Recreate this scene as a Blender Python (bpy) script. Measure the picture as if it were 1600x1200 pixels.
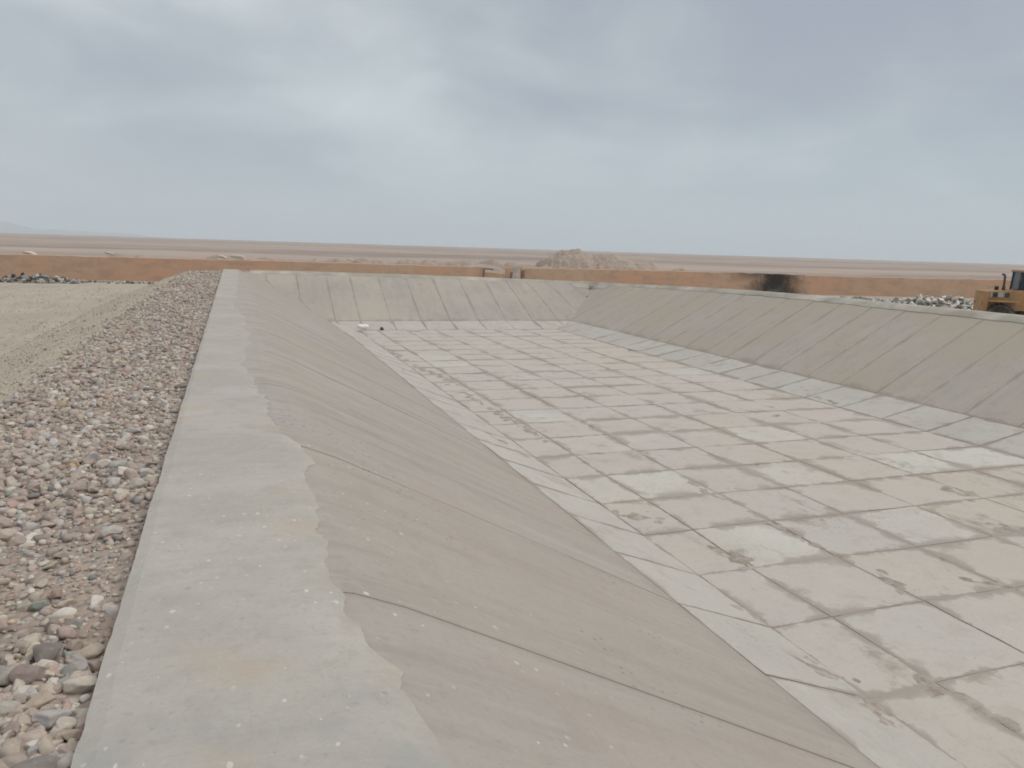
import bpy, bmesh, math, random
import numpy as np
from mathutils import Vector, Matrix, noise as mnoise
random.seed(7); rng = np.random.default_rng(7)
for o in list(bpy.data.objects): bpy.data.objects.remove(o)
scene = bpy.context.scene; COL = scene.collection

# ------------------------------------------------------------------ camera
EYE = np.array([0.0, 0.0, 1.6])
FPX = 1200.0
def camera_axes():
    s = 50.0/1600.0
    n = np.array([-s, 1.0]); n /= np.linalg.norm(n)
    d = (-800)*n[0] + (363-600)*n[1]
    N = np.array([n[0], n[1], -d/FPX]); N /= np.linalg.norm(N); up = -N
    v = np.array([364-800, 374.5-600, FPX]); v -= v.dot(up)*up; v /= np.linalg.norm(v)
    return np.stack([np.cross(v, up), v, up])          # world = R @ (right, down, forward)
R = camera_axes()
cd = bpy.data.cameras.new('camera'); cam = bpy.data.objects.new('camera', cd); COL.objects.link(cam)
M = Matrix.Identity(4)
for i in range(3):
    M[i][0] = R[i, 0]; M[i][1] = -R[i, 1]; M[i][2] = -R[i, 2]; M[i][3] = EYE[i]
cam.matrix_world = M
cd.sensor_width = 36; cd.sensor_fit = 'HORIZONTAL'; cd.lens = 36*FPX/1600; cd.clip_start = 0.05; cd.clip_end = 40000
scene.camera = cam

# ------------------------------------------------------------------ sky, sun, exposure
SUN_EL, SUN_AZ = 58.0, 118.0                      # azimuth clockwise from +Y
world = bpy.data.worlds.new('World'); scene.world = world; world.use_nodes = True
def build_world():
    nt = world.node_tree; nt.nodes.clear()
    N = nt.nodes.new; L = nt.links.new
    out = N('ShaderNodeOutputWorld'); bg = N('ShaderNodeBackground'); bg.inputs['Strength'].default_value = 0.1
    L(bg.outputs[0], out.inputs['Surface'])
    sky = N('ShaderNodeTexSky'); sky.sky_type = 'NISHITA'; sky.sun_disc = False
    sky.sun_elevation = math.radians(SUN_EL); sky.sun_rotation = math.radians(SUN_AZ)
    sky.air_density = 1.0; sky.dust_density = 3.0
    tc = N('ShaderNodeTexCoord'); sep = N('ShaderNodeSeparateXYZ'); L(tc.outputs['Generated'], sep.inputs[0])
    def math_(op, a, b=None, clamp=False):
        m = N('ShaderNodeMath'); m.operation = op; m.use_clamp = clamp
        for i, x in enumerate((a, b)):
            if x is None: continue
            if isinstance(x, (int, float)): m.inputs[i].default_value = x
            else: L(x, m.inputs[i])
        return m.outputs[0]
    zc = math_('MAXIMUM', sep.outputs[2], 0.0)
    den = math_('ADD', zc, 0.32)
    px = math_('DIVIDE', sep.outputs[0], den); py = math_('DIVIDE', sep.outputs[1], den)
    cmb = N('ShaderNodeCombineXYZ'); L(px, cmb.inputs[0]); L(py, cmb.inputs[1])
    def noise_(scale, detail, rough, off, dist=0.0):
        mp = N('ShaderNodeMapping'); mp.inputs['Location'].default_value = off; L(cmb.outputs[0], mp.inputs['Vector'])
        n = N('ShaderNodeTexNoise'); n.inputs['Scale'].default_value = scale; n.inputs['Detail'].default_value = detail
        n.inputs['Roughness'].default_value = rough; n.inputs['Distortion'].default_value = dist
        L(mp.outputs[0], n.inputs['Vector']); return n.outputs['Fac']
    def ramp(f, stops):
        r = N('ShaderNodeValToRGB'); L(f, r.inputs[0]); r.color_ramp.interpolation = 'B_SPLINE'
        while len(r.color_ramp.elements) < len(stops): r.color_ramp.elements.new(0.5)
        for e, (p, c) in zip(r.color_ramp.elements, stops): e.position = p; e.color = (*c, 1)
        return r.outputs[0]
    def mix(f, a, b, mode='MIX'):
        m = N('ShaderNodeMix'); m.data_type = 'RGBA'; m.blend_type = mode
        if isinstance(f, (int, float)): m.inputs[0].default_value = f
        else: L(f, m.inputs[0])
        for i, x in ((6, a), (7, b)):
            if isinstance(x, tuple): m.inputs[i].default_value = (*x, 1)
            else: L(x, m.inputs[i])
        return m.outputs[2]
    big = noise_(0.95, 4, 0.5, SKY_OFF1, 0.3)
    fine = noise_(2.6, 5, 0.5, SKY_OFF2, 0.3)
    f = math_('ADD', math_('MULTIPLY', big, 0.62), math_('MULTIPLY', fine, 0.38))
    # cloud deck: darker bases higher up, pale veil lower down
    cl = ramp(f, [(0.37, (.272, .302, .368)), (0.455, (.352, .383, .42)), (0.53, (.44, .482, .507)), (0.63, (.59, .636, .655))])
    cl = mix(1.0, cl, (10, 10, 10), 'MULTIPLY')
    # air near the horizon washes the clouds out
    hz = ramp(zc, [(0.0, (1, 1, 1)), (0.05, (0.8, 0.8, 0.8)), (0.15, (0.15, 0.15, 0.15)), (0.28, (0, 0, 0))])
    # greyer towards -X, bluer towards +X
    side = math_('MULTIPLY_ADD', sep.outputs[0], 0.75, True); 
    side_n = nt.nodes[-1]; side_n.inputs[2].default_value = 0.32
    low = mix(side, (3.6, 3.95, 4.4), (3.5, 4.6, 5.2))
    c = mix(hz, cl, low)
    c = mix(0.93, sky.outputs[0], c)
    L(c, bg.inputs['Color'])
SKY_OFF1 = (4.4, 4.4, 5.0); SKY_OFF2 = (3.3, 6.6, 5.0)
build_world()
sd = bpy.data.lights.new('sun', 'SUN'); sun = bpy.data.objects.new('sun', sd); COL.objects.link(sun)
sd.energy = 1.5; sd.angle = math.radians(50); sd.color = (1.0, 0.955, 0.89)
_e, _a = math.radians(SUN_EL), math.radians(SUN_AZ)
sun.rotation_euler = Vector((math.cos(_e)*math.sin(_a), math.cos(_e)*math.cos(_a), math.sin(_e))).to_track_quat('Z', 'Y').to_euler()
vs = scene.view_settings; vs.view_transform = 'Standard'; vs.look = 'None'; vs.exposure = 0.3; vs.gamma = 1.0; vs.use_curve_mapping = False
scene.render.engine = 'CYCLES'
scene.cycles.filter_width = 1.8
scene.cycles.volume_bounces = 3

# ------------------------------------------------------------------ helpers
def ray(px, py): return R @ np.array([px-800, py-600, FPX])
def at_z(px, py, z):
    r = ray(px, py); return EYE + r*((z-EYE[2])/r[2])
def at_dist(px, py, D):                                  # a photo point at D metres horizontally from the eye
    r = ray(px, py); return EYE + r*(D/math.hypot(r[0], r[1]))
def project(P):
    c = (np.asarray(P)-EYE) @ R
    return 800+FPX*c[..., 0]/c[..., 2], 600+FPX*c[..., 1]/c[..., 2], c[..., 2]
def link(o, parent=None):
    COL.objects.link(o)
    if parent: o.parent = parent
    return o
def tag(o, label=None, cat=None, group=None, kind=None):
    if label: o['label'] = label
    if cat: o['category'] = cat
    if group: o['group'] = group
    if kind: o['kind'] = kind
    return o
def empty(name, loc=(0, 0, 0), rz=0):
    o = bpy.data.objects.new(name, None); o.location = loc; o.rotation_euler = (0, 0, rz); o.empty_display_size = 0.2
    return link(o)
def mesh_obj(name, verts, faces, mat=None, parent=None, smooth=False):
    me = bpy.data.meshes.new(name); me.from_pydata([tuple(v) for v in verts], [], faces); me.update()
    if mat: me.materials.append(mat)
    if smooth: me.polygons.foreach_set('use_smooth', [True]*len(me.polygons))
    return link(bpy.data.objects.new(name, me), parent)
def bm_obj(name, bm, mat=None, parent=None, smooth=False):
    me = bpy.data.meshes.new(name); bm.normal_update(); bm.to_mesh(me); bm.free()
    if mat: me.materials.append(mat)
    if smooth: me.polygons.foreach_set('use_smooth', [True]*len(me.polygons))
    return link(bpy.data.objects.new(name, me), parent)
def nz(x, y, z=0.0, s=1.0): return mnoise.noise(Vector((x*s, y*s, z)))
def fbm(x, y, z=0.0, s=1.0, o=4):
    a, t, f = 1.0, 0.0, s
    for _ in range(o):
        t += a*mnoise.noise(Vector((x*f, y*f, z))); a *= 0.5; f *= 2.03
    return t
def lerp(a, b, t): return a+(b-a)*t
def sstep(a, b, x):
    t = min(1, max(0, (x-a)/(b-a))); return t*t*(3-2*t)

# ------------------------------------------------------------------ node material toolkit
class NM:
    def __init__(s, name, rough=0.9, spec=0.25):
        s.m = bpy.data.materials.new(name); s.m.use_nodes = True; s.nt = s.m.node_tree
        s.b = s.nt.nodes['Principled BSDF']; s.b.inputs['Roughness'].default_value = rough
        s.b.inputs['Specular IOR Level'].default_value = spec
        s._pos = None
    def n(s, t): return s.nt.nodes.new(t)
    def l(s, a, b): s.nt.links.new(a, b)
    def put(s, sock, x):
        if isinstance(x, (int, float)): sock.default_value = x
        elif isinstance(x, tuple): sock.default_value = (*x, 1) if len(x) == 3 and sock.type == 'RGBA' else x
        else: s.l(x, sock)
    def pos(s):
        if s._pos is None: s._pos = s.n('ShaderNodeNewGeometry').outputs['Position']
        return s._pos
    def xyz(s, v=None):
        q = s.n('ShaderNodeSeparateXYZ'); s.l(v or s.pos(), q.inputs[0]); return q.outputs
    def math(s, op, a, b=0.0, c=None, clamp=False):
        m = s.n('ShaderNodeMath'); m.operation = op; m.use_clamp = clamp
        s.put(m.inputs[0], a); s.put(m.inputs[1], b)
        if c is not None: s.put(m.inputs[2], c)
        return m.outputs[0]
    def map(s, v, scale=(1, 1, 1), loc=(0, 0, 0), rot=(0, 0, 0)):
        m = s.n('ShaderNodeMapping'); s.l(v, m.inputs['Vector'])
        m.inputs['Scale'].default_value = scale; m.inputs['Location'].default_value = loc; m.inputs['Rotation'].default_value = rot
        return m.outputs[0]
    def noise(s, scale, detail=4, rough=0.55, v=None, dist=0.0, color=False):
        n = s.n('ShaderNodeTexNoise'); s.l(v or s.pos(), n.inputs['Vector'])
        n.inputs['Scale'].default_value = scale; n.inputs['Detail'].default_value = detail
        n.inputs['Roughness'].default_value = rough; n.inputs['Distortion'].default_value = dist
        return n.outputs['Color' if color else 'Fac']
    def voro(s, scale, v=None, feature='F1', out='Distance', rnd=1.0, dim='3D'):
        n = s.n('ShaderNodeTexVoronoi'); n.feature = feature; n.voronoi_dimensions = dim; s.l(v or s.pos(), n.inputs['Vector'])
        n.inputs['Scale'].default_value = scale; n.inputs['Randomness'].default_value = rnd
        return n.outputs[out]
    def rng(s, x, a, b, c=0.0, d=1.0, smooth=True):
        m = s.n('ShaderNodeMapRange'); m.interpolation_type = 'SMOOTHSTEP' if smooth else 'LINEAR'; m.clamp = True
        s.put(m.inputs[0], x)
        for i, v in enumerate((a, b, c, d)): m.inputs[i+1].default_value = v
        return m.outputs[0]
    def mix(s, f, a, b, mode='MIX'):
        m = s.n('ShaderNodeMix'); m.data_type = 'RGBA'; m.blend_type = mode
        s.put(m.inputs[0], f); s.put(m.inputs[6], a); s.put(m.inputs[7], b); return m.outputs[2]
    def attr(s, name, kind='OBJECT', out='Fac'):
        a = s.n('ShaderNodeAttribute'); a.attribute_type = kind; a.attribute_name = name; return a.outputs[out]
    def col(s, c): s.put(s.b.inputs['Base Color'], c)
    def bump(s, h, strength=0.4, dist=0.02):
        b = s.n('ShaderNodeBump'); b.inputs['Strength'].default_value = strength; b.inputs['Distance'].default_value = dist
        s.l(h, b.inputs['Height']); s.l(b.outputs[0], s.b.inputs['Normal'])
def simple(name, col, rough=0.6, var=0.15, scale=6, metallic=0.0, spec=0.3, dirt=None):
    k = NM(name, rough, spec); k.b.inputs['Metallic'].default_value = metallic
    f = k.noise(scale, 4, 0.6)
    c = k.mix(k.rng(f, 0.3, 0.7), tuple(x*(1-var) for x in col), tuple(min(1, x*(1+var)) for x in col))
    if dirt: c = k.mix(k.rng(k.noise(scale*0.4, 5, 0.65), 0.45, 0.7, 0, 0.75), c, dirt)
    k.col(c); k.bump(k.noise(scale*8, 3), 0.15, 0.01)
    return k.m

PINK = (0.550, 0.485, 0.442); GREY = (0.525, 0.492, 0.440); PALE = (0.615, 0.590, 0.533); TAN = (0.545, 0.468, 0.375)
DIRT = (0.270, 0.222, 0.180)
def concrete_slab(name, streak=None, joint_spread=0.07, dust=0.0, dustcol=TAN, mul=1.0, spots=False, smear=False, jm=0.66, sk=1.0):
    k = NM(name, 0.92, 0.2)
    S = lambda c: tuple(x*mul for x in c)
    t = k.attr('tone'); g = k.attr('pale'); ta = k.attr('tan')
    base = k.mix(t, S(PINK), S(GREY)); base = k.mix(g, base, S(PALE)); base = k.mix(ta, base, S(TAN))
    # cloudy staining that crosses the slabs
    n1 = k.noise(0.55, 5, 0.6); n2 = k.noise(2.6, 5, 0.62)
    base = k.mix(k.rng(n1, 0.40, 0.62, 0, 0.6), base, S((0.505, 0.460, 0.418)))
    base = k.mix(k.rng(n2, 0.5, 0.72, 0, 0.55), base, S((0.440, 0.385, 0.335)))
    base = k.mix(k.rng(n2, 0.25, 0.42, 0.35, 0), base, S((0.61, 0.575, 0.525)))
    if streak:                                                   # run-off marks down the fall of a slope
        sv = k.map(k.pos(), scale=streak)
        sn = k.noise(1.0, 5, 0.65, sv)
        base = k.mix(k.rng(sn, 0.48, 0.70, 0, 0.6*sk), base, S((0.405, 0.352, 0.31)))
        sn2 = k.noise(1.0, 6, 0.7, k.map(k.pos(), scale=tuple(1.9*q for q in streak), loc=(5, 2, 7)))
        base = k.mix(k.rng(sn2, 0.50, 0.72, 0, 0.38), base, S((0.40, 0.355, 0.308)))
        base = k.mix(k.rng(sn, 0.30, 0.46, 0.55*sk, 0), base, S((0.60, 0.565, 0.51)))
    if dust:
        dn = k.noise(0.22, 4, 0.55, k.map(k.pos(), loc=(4, 9, 0)))
        base = k.mix(k.rng(dn, 0.40, 0.62, 0, dust), base, dustcol)
    # soil lodged along the joints (uv runs 0..1 over a slab)
    uv = k.n('ShaderNodeUVMap').outputs[0]; u = k.xyz(uv)
    eu = k.math('MINIMUM', u[0], k.math('SUBTRACT', 1.0, u[0])); ev = k.math('MINIMUM', u[1], k.math('SUBTRACT', 1.0, u[1]))
    e = k.math('MINIMUM', eu, ev)
    jn = k.noise(1.1, 5, 0.68, k.map(k.pos(), loc=(7, 3, 1)))
    wide = k.math('MULTIPLY', k.rng(jn, 0.42, 0.70), joint_spread*2.6)
    wide = k.math('ADD', wide, 0.014)
    near = k.rng(k.math('DIVIDE', k.math('ADD', e, k.math('MULTIPLY', k.math('SUBTRACT', k.noise(9, 4, 0.7), 0.5), 0.05)), wide), 0.15, 1.1, 1, 0)
    base = k.mix(k.math('MULTIPLY', near, jm), base, DIRT)
    if smear:
        sm = k.math('MULTIPLY', k.rng(k.noise(1.0, 5, 0.7, k.map(k.pos(), scale=(1.5, 0.75, 1), loc=(2.3, 0.4, 0), rot=(0, 0, 0.12)), 0.6), 0.56, 0.69), k.rng(k.noise(5, 5, 0.72), 0.34, 0.62))
        base = k.mix(k.math('MULTIPLY', sm, 0.7), base, (0.295, 0.245, 0.192))
    # scattered crumbs of soil
    cr = k.math('MULTIPLY', k.rng(k.voro(7.0, dim='2D'), 0.05, 0.11, 1, 0), k.rng(k.noise(0.7, 3, 0.6, k.map(k.pos(), loc=(1, 5, 2))), 0.56, 0.66))
    base = k.mix(k.math('MULTIPLY', cr, 0.7), base, (0.17, 0.14, 0.11))
    if spots:
        x = k.xyz()
        wash = k.math('ADD', x[0], k.math('MULTIPLY', k.math('SUBTRACT', k.noise(1.0, 6, 0.72, k.map(k.pos(), scale=(1.2, 2.4, 1))), 0.5), 2.6))
        base = k.mix(k.rng(wash, 0.12, 0.48, 0.6, 0), base, (0.455, 0.422, 0.372))       # thin mortar wash below the coping
        v = k.map(k.pos(), scale=(1, 0.7, 1)); d = k.voro(7.0, v, dim='2D'); cc = k.voro(7.0, v, out='Color', dim='2D')
        cs = k.xyz(cc)
        r = k.math('MULTIPLY', k.rng(cs[0], 0.30, 1.0, 0, 1, False), 0.085)
        sp = k.rng(k.math('SUBTRACT', k.math('ADD', d, k.math('MULTIPLY', k.math('SUBTRACT', k.noise(22, 3), 0.5), 0.16)), r), 0.0, 0.02, 1, 0)
        reg = k.math('MULTIPLY', k.rng(x[0], 1.1, 2.1, 1, 0), k.rng(k.noise(1.6, 4, 0.65), 0.45, 0.58))
        reg = k.math('MULTIPLY', reg, k.rng(x[1], 5.5, 9.0, 1, 0.1))
        base = k.mix(k.math('MULTIPLY', k.math('MULTIPLY', sp, reg), 0.7), base, (0.72, 0.68, 0.62))
    mo = k.noise(16, 6, 0.8); base = k.mix(k.rng(mo, 0.5, 0.70, 0, 0.5), base, S((0.40, 0.352, 0.305))); base = k.mix(k.rng(mo, 0.26, 0.42, 0.35, 0), base, S((0.62, 0.585, 0.535)))
    fine = k.noise(60, 3, 0.7)
    base = k.mix(k.rng(fine, 0.3, 0.75, 0.0, 0.18), base, S((0.36, 0.34, 0.31)))
    k.col(base)
    h = k.math('ADD', k.math('MULTIPLY', k.noise(14, 5, 0.65), 0.6), k.math('MULTIPLY', fine, 0.3))
    k.bump(h, 0.35, 0.012)
    return k.m
M_floor = concrete_slab('floor_concrete', dust=0.30, smear=True, joint_spread=0.10, jm=0.6)
M_apron = concrete_slab('apron_concrete', joint_spread=0.05, smear=True, mul=0.93)
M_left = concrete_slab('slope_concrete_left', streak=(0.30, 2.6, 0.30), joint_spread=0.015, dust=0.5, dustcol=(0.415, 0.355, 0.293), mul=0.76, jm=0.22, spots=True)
M_right = concrete_slab('slope_concrete_right', streak=(0.4, 3.0, 0.4), joint_spread=0.03, dust=0.95, dustcol=(0.45, 0.386, 0.302), mul=0.86, jm=0.5, sk=0.55)
M_far = concrete_slab('slope_concrete_far', streak=(3.0, 0.4, 0.4), joint_spread=0.03, dust=0.45, mul=0.77, jm=0.5, sk=0.55)

def coping_mat():
    k = NM('coping_mortar', 0.9, 0.2); x = k.xyz()
    base = k.mix(k.rng(k.noise(0.9, 5, 0.6), 0.35, 0.65), (0.430, 0.396, 0.352), (0.495, 0.458, 0.410))
    tr = k.noise(1.0, 6, 0.7, k.map(k.pos(), scale=(0.9, 11.0, 1)))           # trowel marks across
    base = k.mix(k.rng(tr, 0.50, 0.72, 0, 0.42), base, (0.385, 0.345, 0.295)); base = k.mix(k.rng(tr, 0.3, 0.45, 0.3, 0), base, (0.535, 0.505, 0.455))
    mo = k.noise(7, 6, 0.78); base = k.mix(k.rng(mo, 0.50, 0.68, 0, 0.5), base, (0.37, 0.335, 0.288)); base = k.mix(k.rng(mo, 0.30, 0.44, 0.45, 0), base, (0.55, 0.515, 0.465))
    base = k.mix(k.rng(k.noise(38, 4, 0.75), 0.56, 0.72, 0, 0.55), base, (0.30, 0.27, 0.232))
    base = k.mix(k.rng(k.noise(1.6, 4, 0.6, k.map(k.pos(), loc=(3, 1, 0))), 0.54, 0.72, 0, 0.6), base, (0.345, 0.338, 0.315))
    base = k.mix(k.rng(k.noise(1.3, 4, 0.6, k.map(k.pos(), loc=(8, 2, 0))), 0.52, 0.70, 0, 0.7), base, (0.475, 0.39, 0.30))
    v = k.map(k.pos(), scale=(1, 0.75, 1)); d = k.voro(6.8, v, dim='2D'); cs = k.xyz(k.voro(6.8, v, out='Color', dim='2D'))
    r = k.math('MULTIPLY', k.rng(cs[0], 0.45, 1.0, 0, 1, False), 0.075)
    sp = k.rng(k.math('SUBTRACT', k.math('ADD', d, k.math('MULTIPLY', k.math('SUBTRACT', k.noise(22, 3), 0.5), 0.16)), r), 0.0, 0.02, 1, 0)
    v2 = k.map(k.pos(), scale=(1, 0.6, 1), loc=(0.7, 0.3, 0)); d2 = k.voro(15, v2, dim='2D'); c2 = k.xyz(k.voro(15, v2, out='Color', dim='2D'))
    sp2 = k.rng(k.math('SUBTRACT', k.math('ADD', d2, k.math('MULTIPLY', k.math('SUBTRACT', k.noise(26, 3), 0.5), 0.25)), k.math('MULTIPLY', k.rng(c2[1], 0.5, 1, 0, 1, False), 0.14)), 0, 0.04, 1, 0)
    sp = k.math('MULTIPLY', k.math('MAXIMUM', k.math('MULTIPLY', sp, k.rng(k.noise(1.9, 3, 0.6, k.map(k.pos(), loc=(6, 1, 0))), 0.46, 0.60, 0.0, 1)), k.math('MULTIPLY', sp2, k.rng(k.noise(1.7, 4, 0.65), 0.50, 0.60))), k.rng(x[1], 4.5, 8.0, 1, 0.15))
    base = k.mix(k.math('MULTIPLY', sp, 0.58), base, (0.72, 0.70, 0.65))
    dk = k.math('MULTIPLY', k.rng(k.math('ADD', k.voro(3.1, dim='2D'), k.math('MULTIPLY', k.noise(18, 3), 0.1)), 0.07, 0.10, 1, 0), k.rng(k.noise(2.0), 0.5, 0.6))
    base = k.mix(k.math('MULTIPLY', dk, 0.35), base, (0.2, 0.19, 0.17))
    fe = k.attr('feather', 'GEOMETRY'); ff = k.math('ADD', fe, k.math('MULTIPLY', k.math('SUBTRACT', k.noise(3.2, 6, 0.75), 0.5), 1.1))
    base = k.mix(k.rng(ff, 0.90, 1.18, 0, 0.8), base, (0.40, 0.348, 0.295))
    fine = k.noise(70, 3, 0.7)
    base = k.mix(k.rng(fine, 0.3, 0.75, 0.0, 0.2), base, (0.36, 0.34, 0.31))
    k.col(base)
    h = k.math('ADD', k.math('MULTIPLY', tr, 0.8), k.math('MULTIPLY', k.noise(25, 4, 0.7), 0.5))
    k.bump(h, 0.4, 0.015); return k.m
M_coping = coping_mat()
M_lip = simple('lip_mortar', (0.43, 0.395, 0.335), 0.92, 0.22, 0.9, dirt=(0.36, 0.31, 0.245))
def joint_mat():
    k = NM('joint_soil', 0.95, 0.1)
    k.col(k.mix(k.rng(k.noise(1.6, 5, 0.65), 0.38, 0.62), (0.24, 0.195, 0.16), (0.44, 0.38, 0.33))); k.bump(k.noise(30, 4, 0.7), 0.6, 0.02); return k.m
M_joint = joint_mat()
def soil_mat():
    k = NM('desert_soil', 0.95, 0.1); x = k.xyz()
    dist = k.n('ShaderNodeVectorMath'); dist.operation = 'LENGTH'; k.l(k.pos(), dist.inputs[0]); D = dist.outputs['Value']
    near = k.mix(k.rng(k.noise(0.35, 5, 0.6), 0.35, 0.65), (0.425, 0.368, 0.295), (0.48, 0.425, 0.35))
    gr = k.noise(7, 4, 0.75); near = k.mix(k.rng(gr, 0.48, 0.7, 0, 0.55), near, (0.27, 0.225, 0.175))
    near = k.mix(k.rng(k.noise(11, 3, 0.7, k.map(k.pos(), loc=(5, 5, 5))), 0.55, 0.72, 0, 0.6), near, (0.54, 0.49, 0.42))
    trk = k.noise(1.0, 4, 0.6, k.map(k.pos(), scale=(2.2, 0.12, 1), rot=(0, 0, math.radians(9))))
    near = k.mix(k.rng(trk, 0.52, 0.7, 0, 0.35), near, (0.31, 0.262, 0.205))
    # the plain: long bands of pinkish gravel and darker flats
    bands = k.noise(1.0, 5, 0.6, k.map(k.pos(), scale=(0.0022, 0.011, 1), rot=(0, 0, math.radians(-14))))
    far = k.mix(k.rng(bands, 0.36, 0.62), (0.44, 0.355, 0.30), (0.30, 0.24, 0.21))
    far = k.mix(k.rng(k.noise(0.035, 5, 0.65, k.map(k.pos(), loc=(30, 0, 0))), 0.45, 0.7, 0, 0.6), far, (0.49, 0.40, 0.325))
    k.col(k.mix(k.rng(D, 62, 110), near, far))
    k.bump(k.math('ADD', gr, k.math('MULTIPLY', k.noise(30, 3, 0.7), 0.4)), 0.6, 0.04); return k.m
M_soil = soil_mat()
def bank_mat():
    k = NM('gravelly_bank', 0.95, 0.1)
    c = k.mix(k.rng(k.noise(1.3, 5, 0.6), 0.35, 0.65), (0.335, 0.262, 0.21), (0.43, 0.345, 0.285))
    cs = k.voro(22, out='Color'); d = k.voro(22)
    sc = k.xyz(cs); peb = k.mix(sc[0], (0.30, 0.235, 0.20), (0.50, 0.44, 0.385)); peb = k.mix(k.rng(sc[1], 0.75, 0.9), peb, (0.24, 0.24, 0.23))
    c = k.mix(k.math('MULTIPLY', k.rng(d, 0.30, 0.55, 1, 0), k.rng(k.noise(2, 4), 0.35, 0.55)), c, peb)
    bx_ = k.xyz(); sand = k.mix(k.rng(k.noise(6, 4, 0.7), 0.4, 0.65), (0.52, 0.45, 0.355), (0.42, 0.355, 0.275))
    c = k.mix(k.rng(k.math('ADD', bx_[0], k.math('MULTIPLY', k.noise(1.2, 3), 0.8)), -2.0, -1.4, 1, 0), c, sand)
    k.col(c); k.bump(k.math('SUBTRACT', 1.0, d), 0.8, 0.03); return k.m
M_bank = bank_mat()
def attr_stone(name, attr='shade', kind='GEOMETRY'):
    k = NM(name, 0.9, 0.2)
    a = k.attr(attr, kind, 'Color')
    obj = k.n('ShaderNodeTexCoord').outputs['Object']
    f = k.noise(25, 4, 0.65)
    c = k.mix(k.rng(f, 0.35, 0.7, 0, 0.5), a, k.mix(1.0, a, (0.68, 0.66, 0.64), 'MULTIPLY'))
    c = k.mix(k.rng(k.noise(60, 3, 0.7), 0.55, 0.75, 0, 0.4), c, (0.5, 0.45, 0.39))
    k.col(c); k.bump(k.math('ADD', f, k.noise(90, 3, 0.7)), 0.35, 0.008); return k.m
M_gravel = attr_stone('gravel_stones'); M_stone = attr_stone('loose_stone', 'shade', 'OBJECT')

# ------------------------------------------------------------------ the basin: dimensions
GZ = -1.76                                                # outside ground
XC = [5.42, 6.25, 7.65, 9.05, 10.52, 12.08, 13.52, 15.45] # floor joints along the basin
YR = [4.95+1.415*i for i in range(-8, 23)]                # floor joints across it
Y0, Y1 = YR[0], YR[-1]; FZ = -2.4
AX0, AX1, AY0, AY1 = 4.2, 16.9, Y0-1.45, Y1+1.45          # upper edge of the apron
CX0, CX1, CY0, CY1 = 0.42, 20.9, AY0-4.1, AY1+4.1         # crest
OX0, OX1, OY0, OY1 = -0.52, 21.9, CY0-1.1, CY1+1.1        # outer edge of the coping
def crest_z(x, y):
    l = 0.08*sstep(8, 40, y)
    r = 0.14 - 0.29*sstep(24, 41, y)
    return lerp(l, r, sstep(1.0, 20.5, x)) + 0.012*nz(x, y, 3, 0.35)
def apron_z(x, y):
    return lerp(-1.95, -2.1, max(sstep(28, AY1, y), sstep(6, 12, x), sstep(2, AY0, y) if y < 2 else 0))
def panel(name, fn, us, vs, mat, parent, tone=0.5, pale=0.0, tan=0.0, depth=0.05, gap=0.012, wob=0.008, lift=0.0, namp=0.006):
    """one cast slab: fn(u, v) -> (point, normal) in slab coordinates; us/vs are sample positions; edges wander a little"""
    nu, nv = len(us), len(vs); sd = random.random()*100
    du, dv = us[-1]-us[0], vs[-1]-vs[0]
    V = []; UV = []
    lu = max(abs(du), 1e-3); 
    for j, v in enumerate(vs):
        for i, u in enumerate(us):
            uu = u; vv = v
            g1 = gap*(0.6+0.8*random.random())
            if i == 0: uu += g1 + wob*random.uniform(-1, 1)
            if i == nu-1: uu -= g1 + wob*random.uniform(-1, 1)
            if j == 0: vv += (gap + wob*random.uniform(-1, 1))/VS[0]
            if j == nv-1: vv -= (gap + wob*random.uniform(-1, 1))/VS[0]
            p, n = fn(uu, vv)
            V.append(p + n*(lift + namp*nz(p[0], p[1], sd, 1.3))); UV.append(((u-us[0])/du, (v-vs[0])/dv))
    F = []
    for j in range(nv-1):
        for i in range(nu-1):
            a = j*nu+i; F.append((a, a+1, a+nu+1, a+nu))
    ring = [i for i in range(nu)] + [j*nu+nu-1 for j in range(1, nv)] + [(nv-1)*nu+i for i in range(nu-2, -1, -1)] + [j*nu for j in range(nv-2, 0, -1)]
    b0 = len(V); n0 = fn((us[0]+us[-1])/2, (vs[0]+vs[-1])/2)[1]
    for r in ring: V.append(V[r]-n0*depth); UV.append(UV[r])
    m = len(ring)
    for q in range(m):
        F.append((ring[(q+1) % m], ring[q], b0+q, b0+(q+1) % m))
    bm = bmesh.new(); bv = [bm.verts.new(tuple(p)) for p in V]; bm.verts.index_update()
    uvl = bm.loops.layers.uv.new('UVMap')
    for f in F:
        if len({tuple(round(c, 4) for c in V[i]) for i in f}) < 3: continue
        try: bf = bm.faces.new([bv[i] for i in f])
        except ValueError: continue
        for lp in bf.loops: lp[uvl].uv = UV[lp.vert.index]
    bmesh.ops.remove_doubles(bm, verts=bm.verts, dist=0.0008)
    bmesh.ops.recalc_face_normals(bm, faces=bm.faces)
    # top must face the normal
    tops = max(bm.faces, key=lambda f: f.calc_area())
    if tops.normal.dot(Vector(n0)) < 0: bmesh.ops.reverse_faces(bm, faces=bm.faces)
    o = bm_obj(name, bm, mat, parent)
    o['tone'] = float(tone); o['pale'] = float(pale); o['tan'] = float(tan)
    return o
VS = [1.0]
UPN = np.array([0, 0, 1.0])

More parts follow.
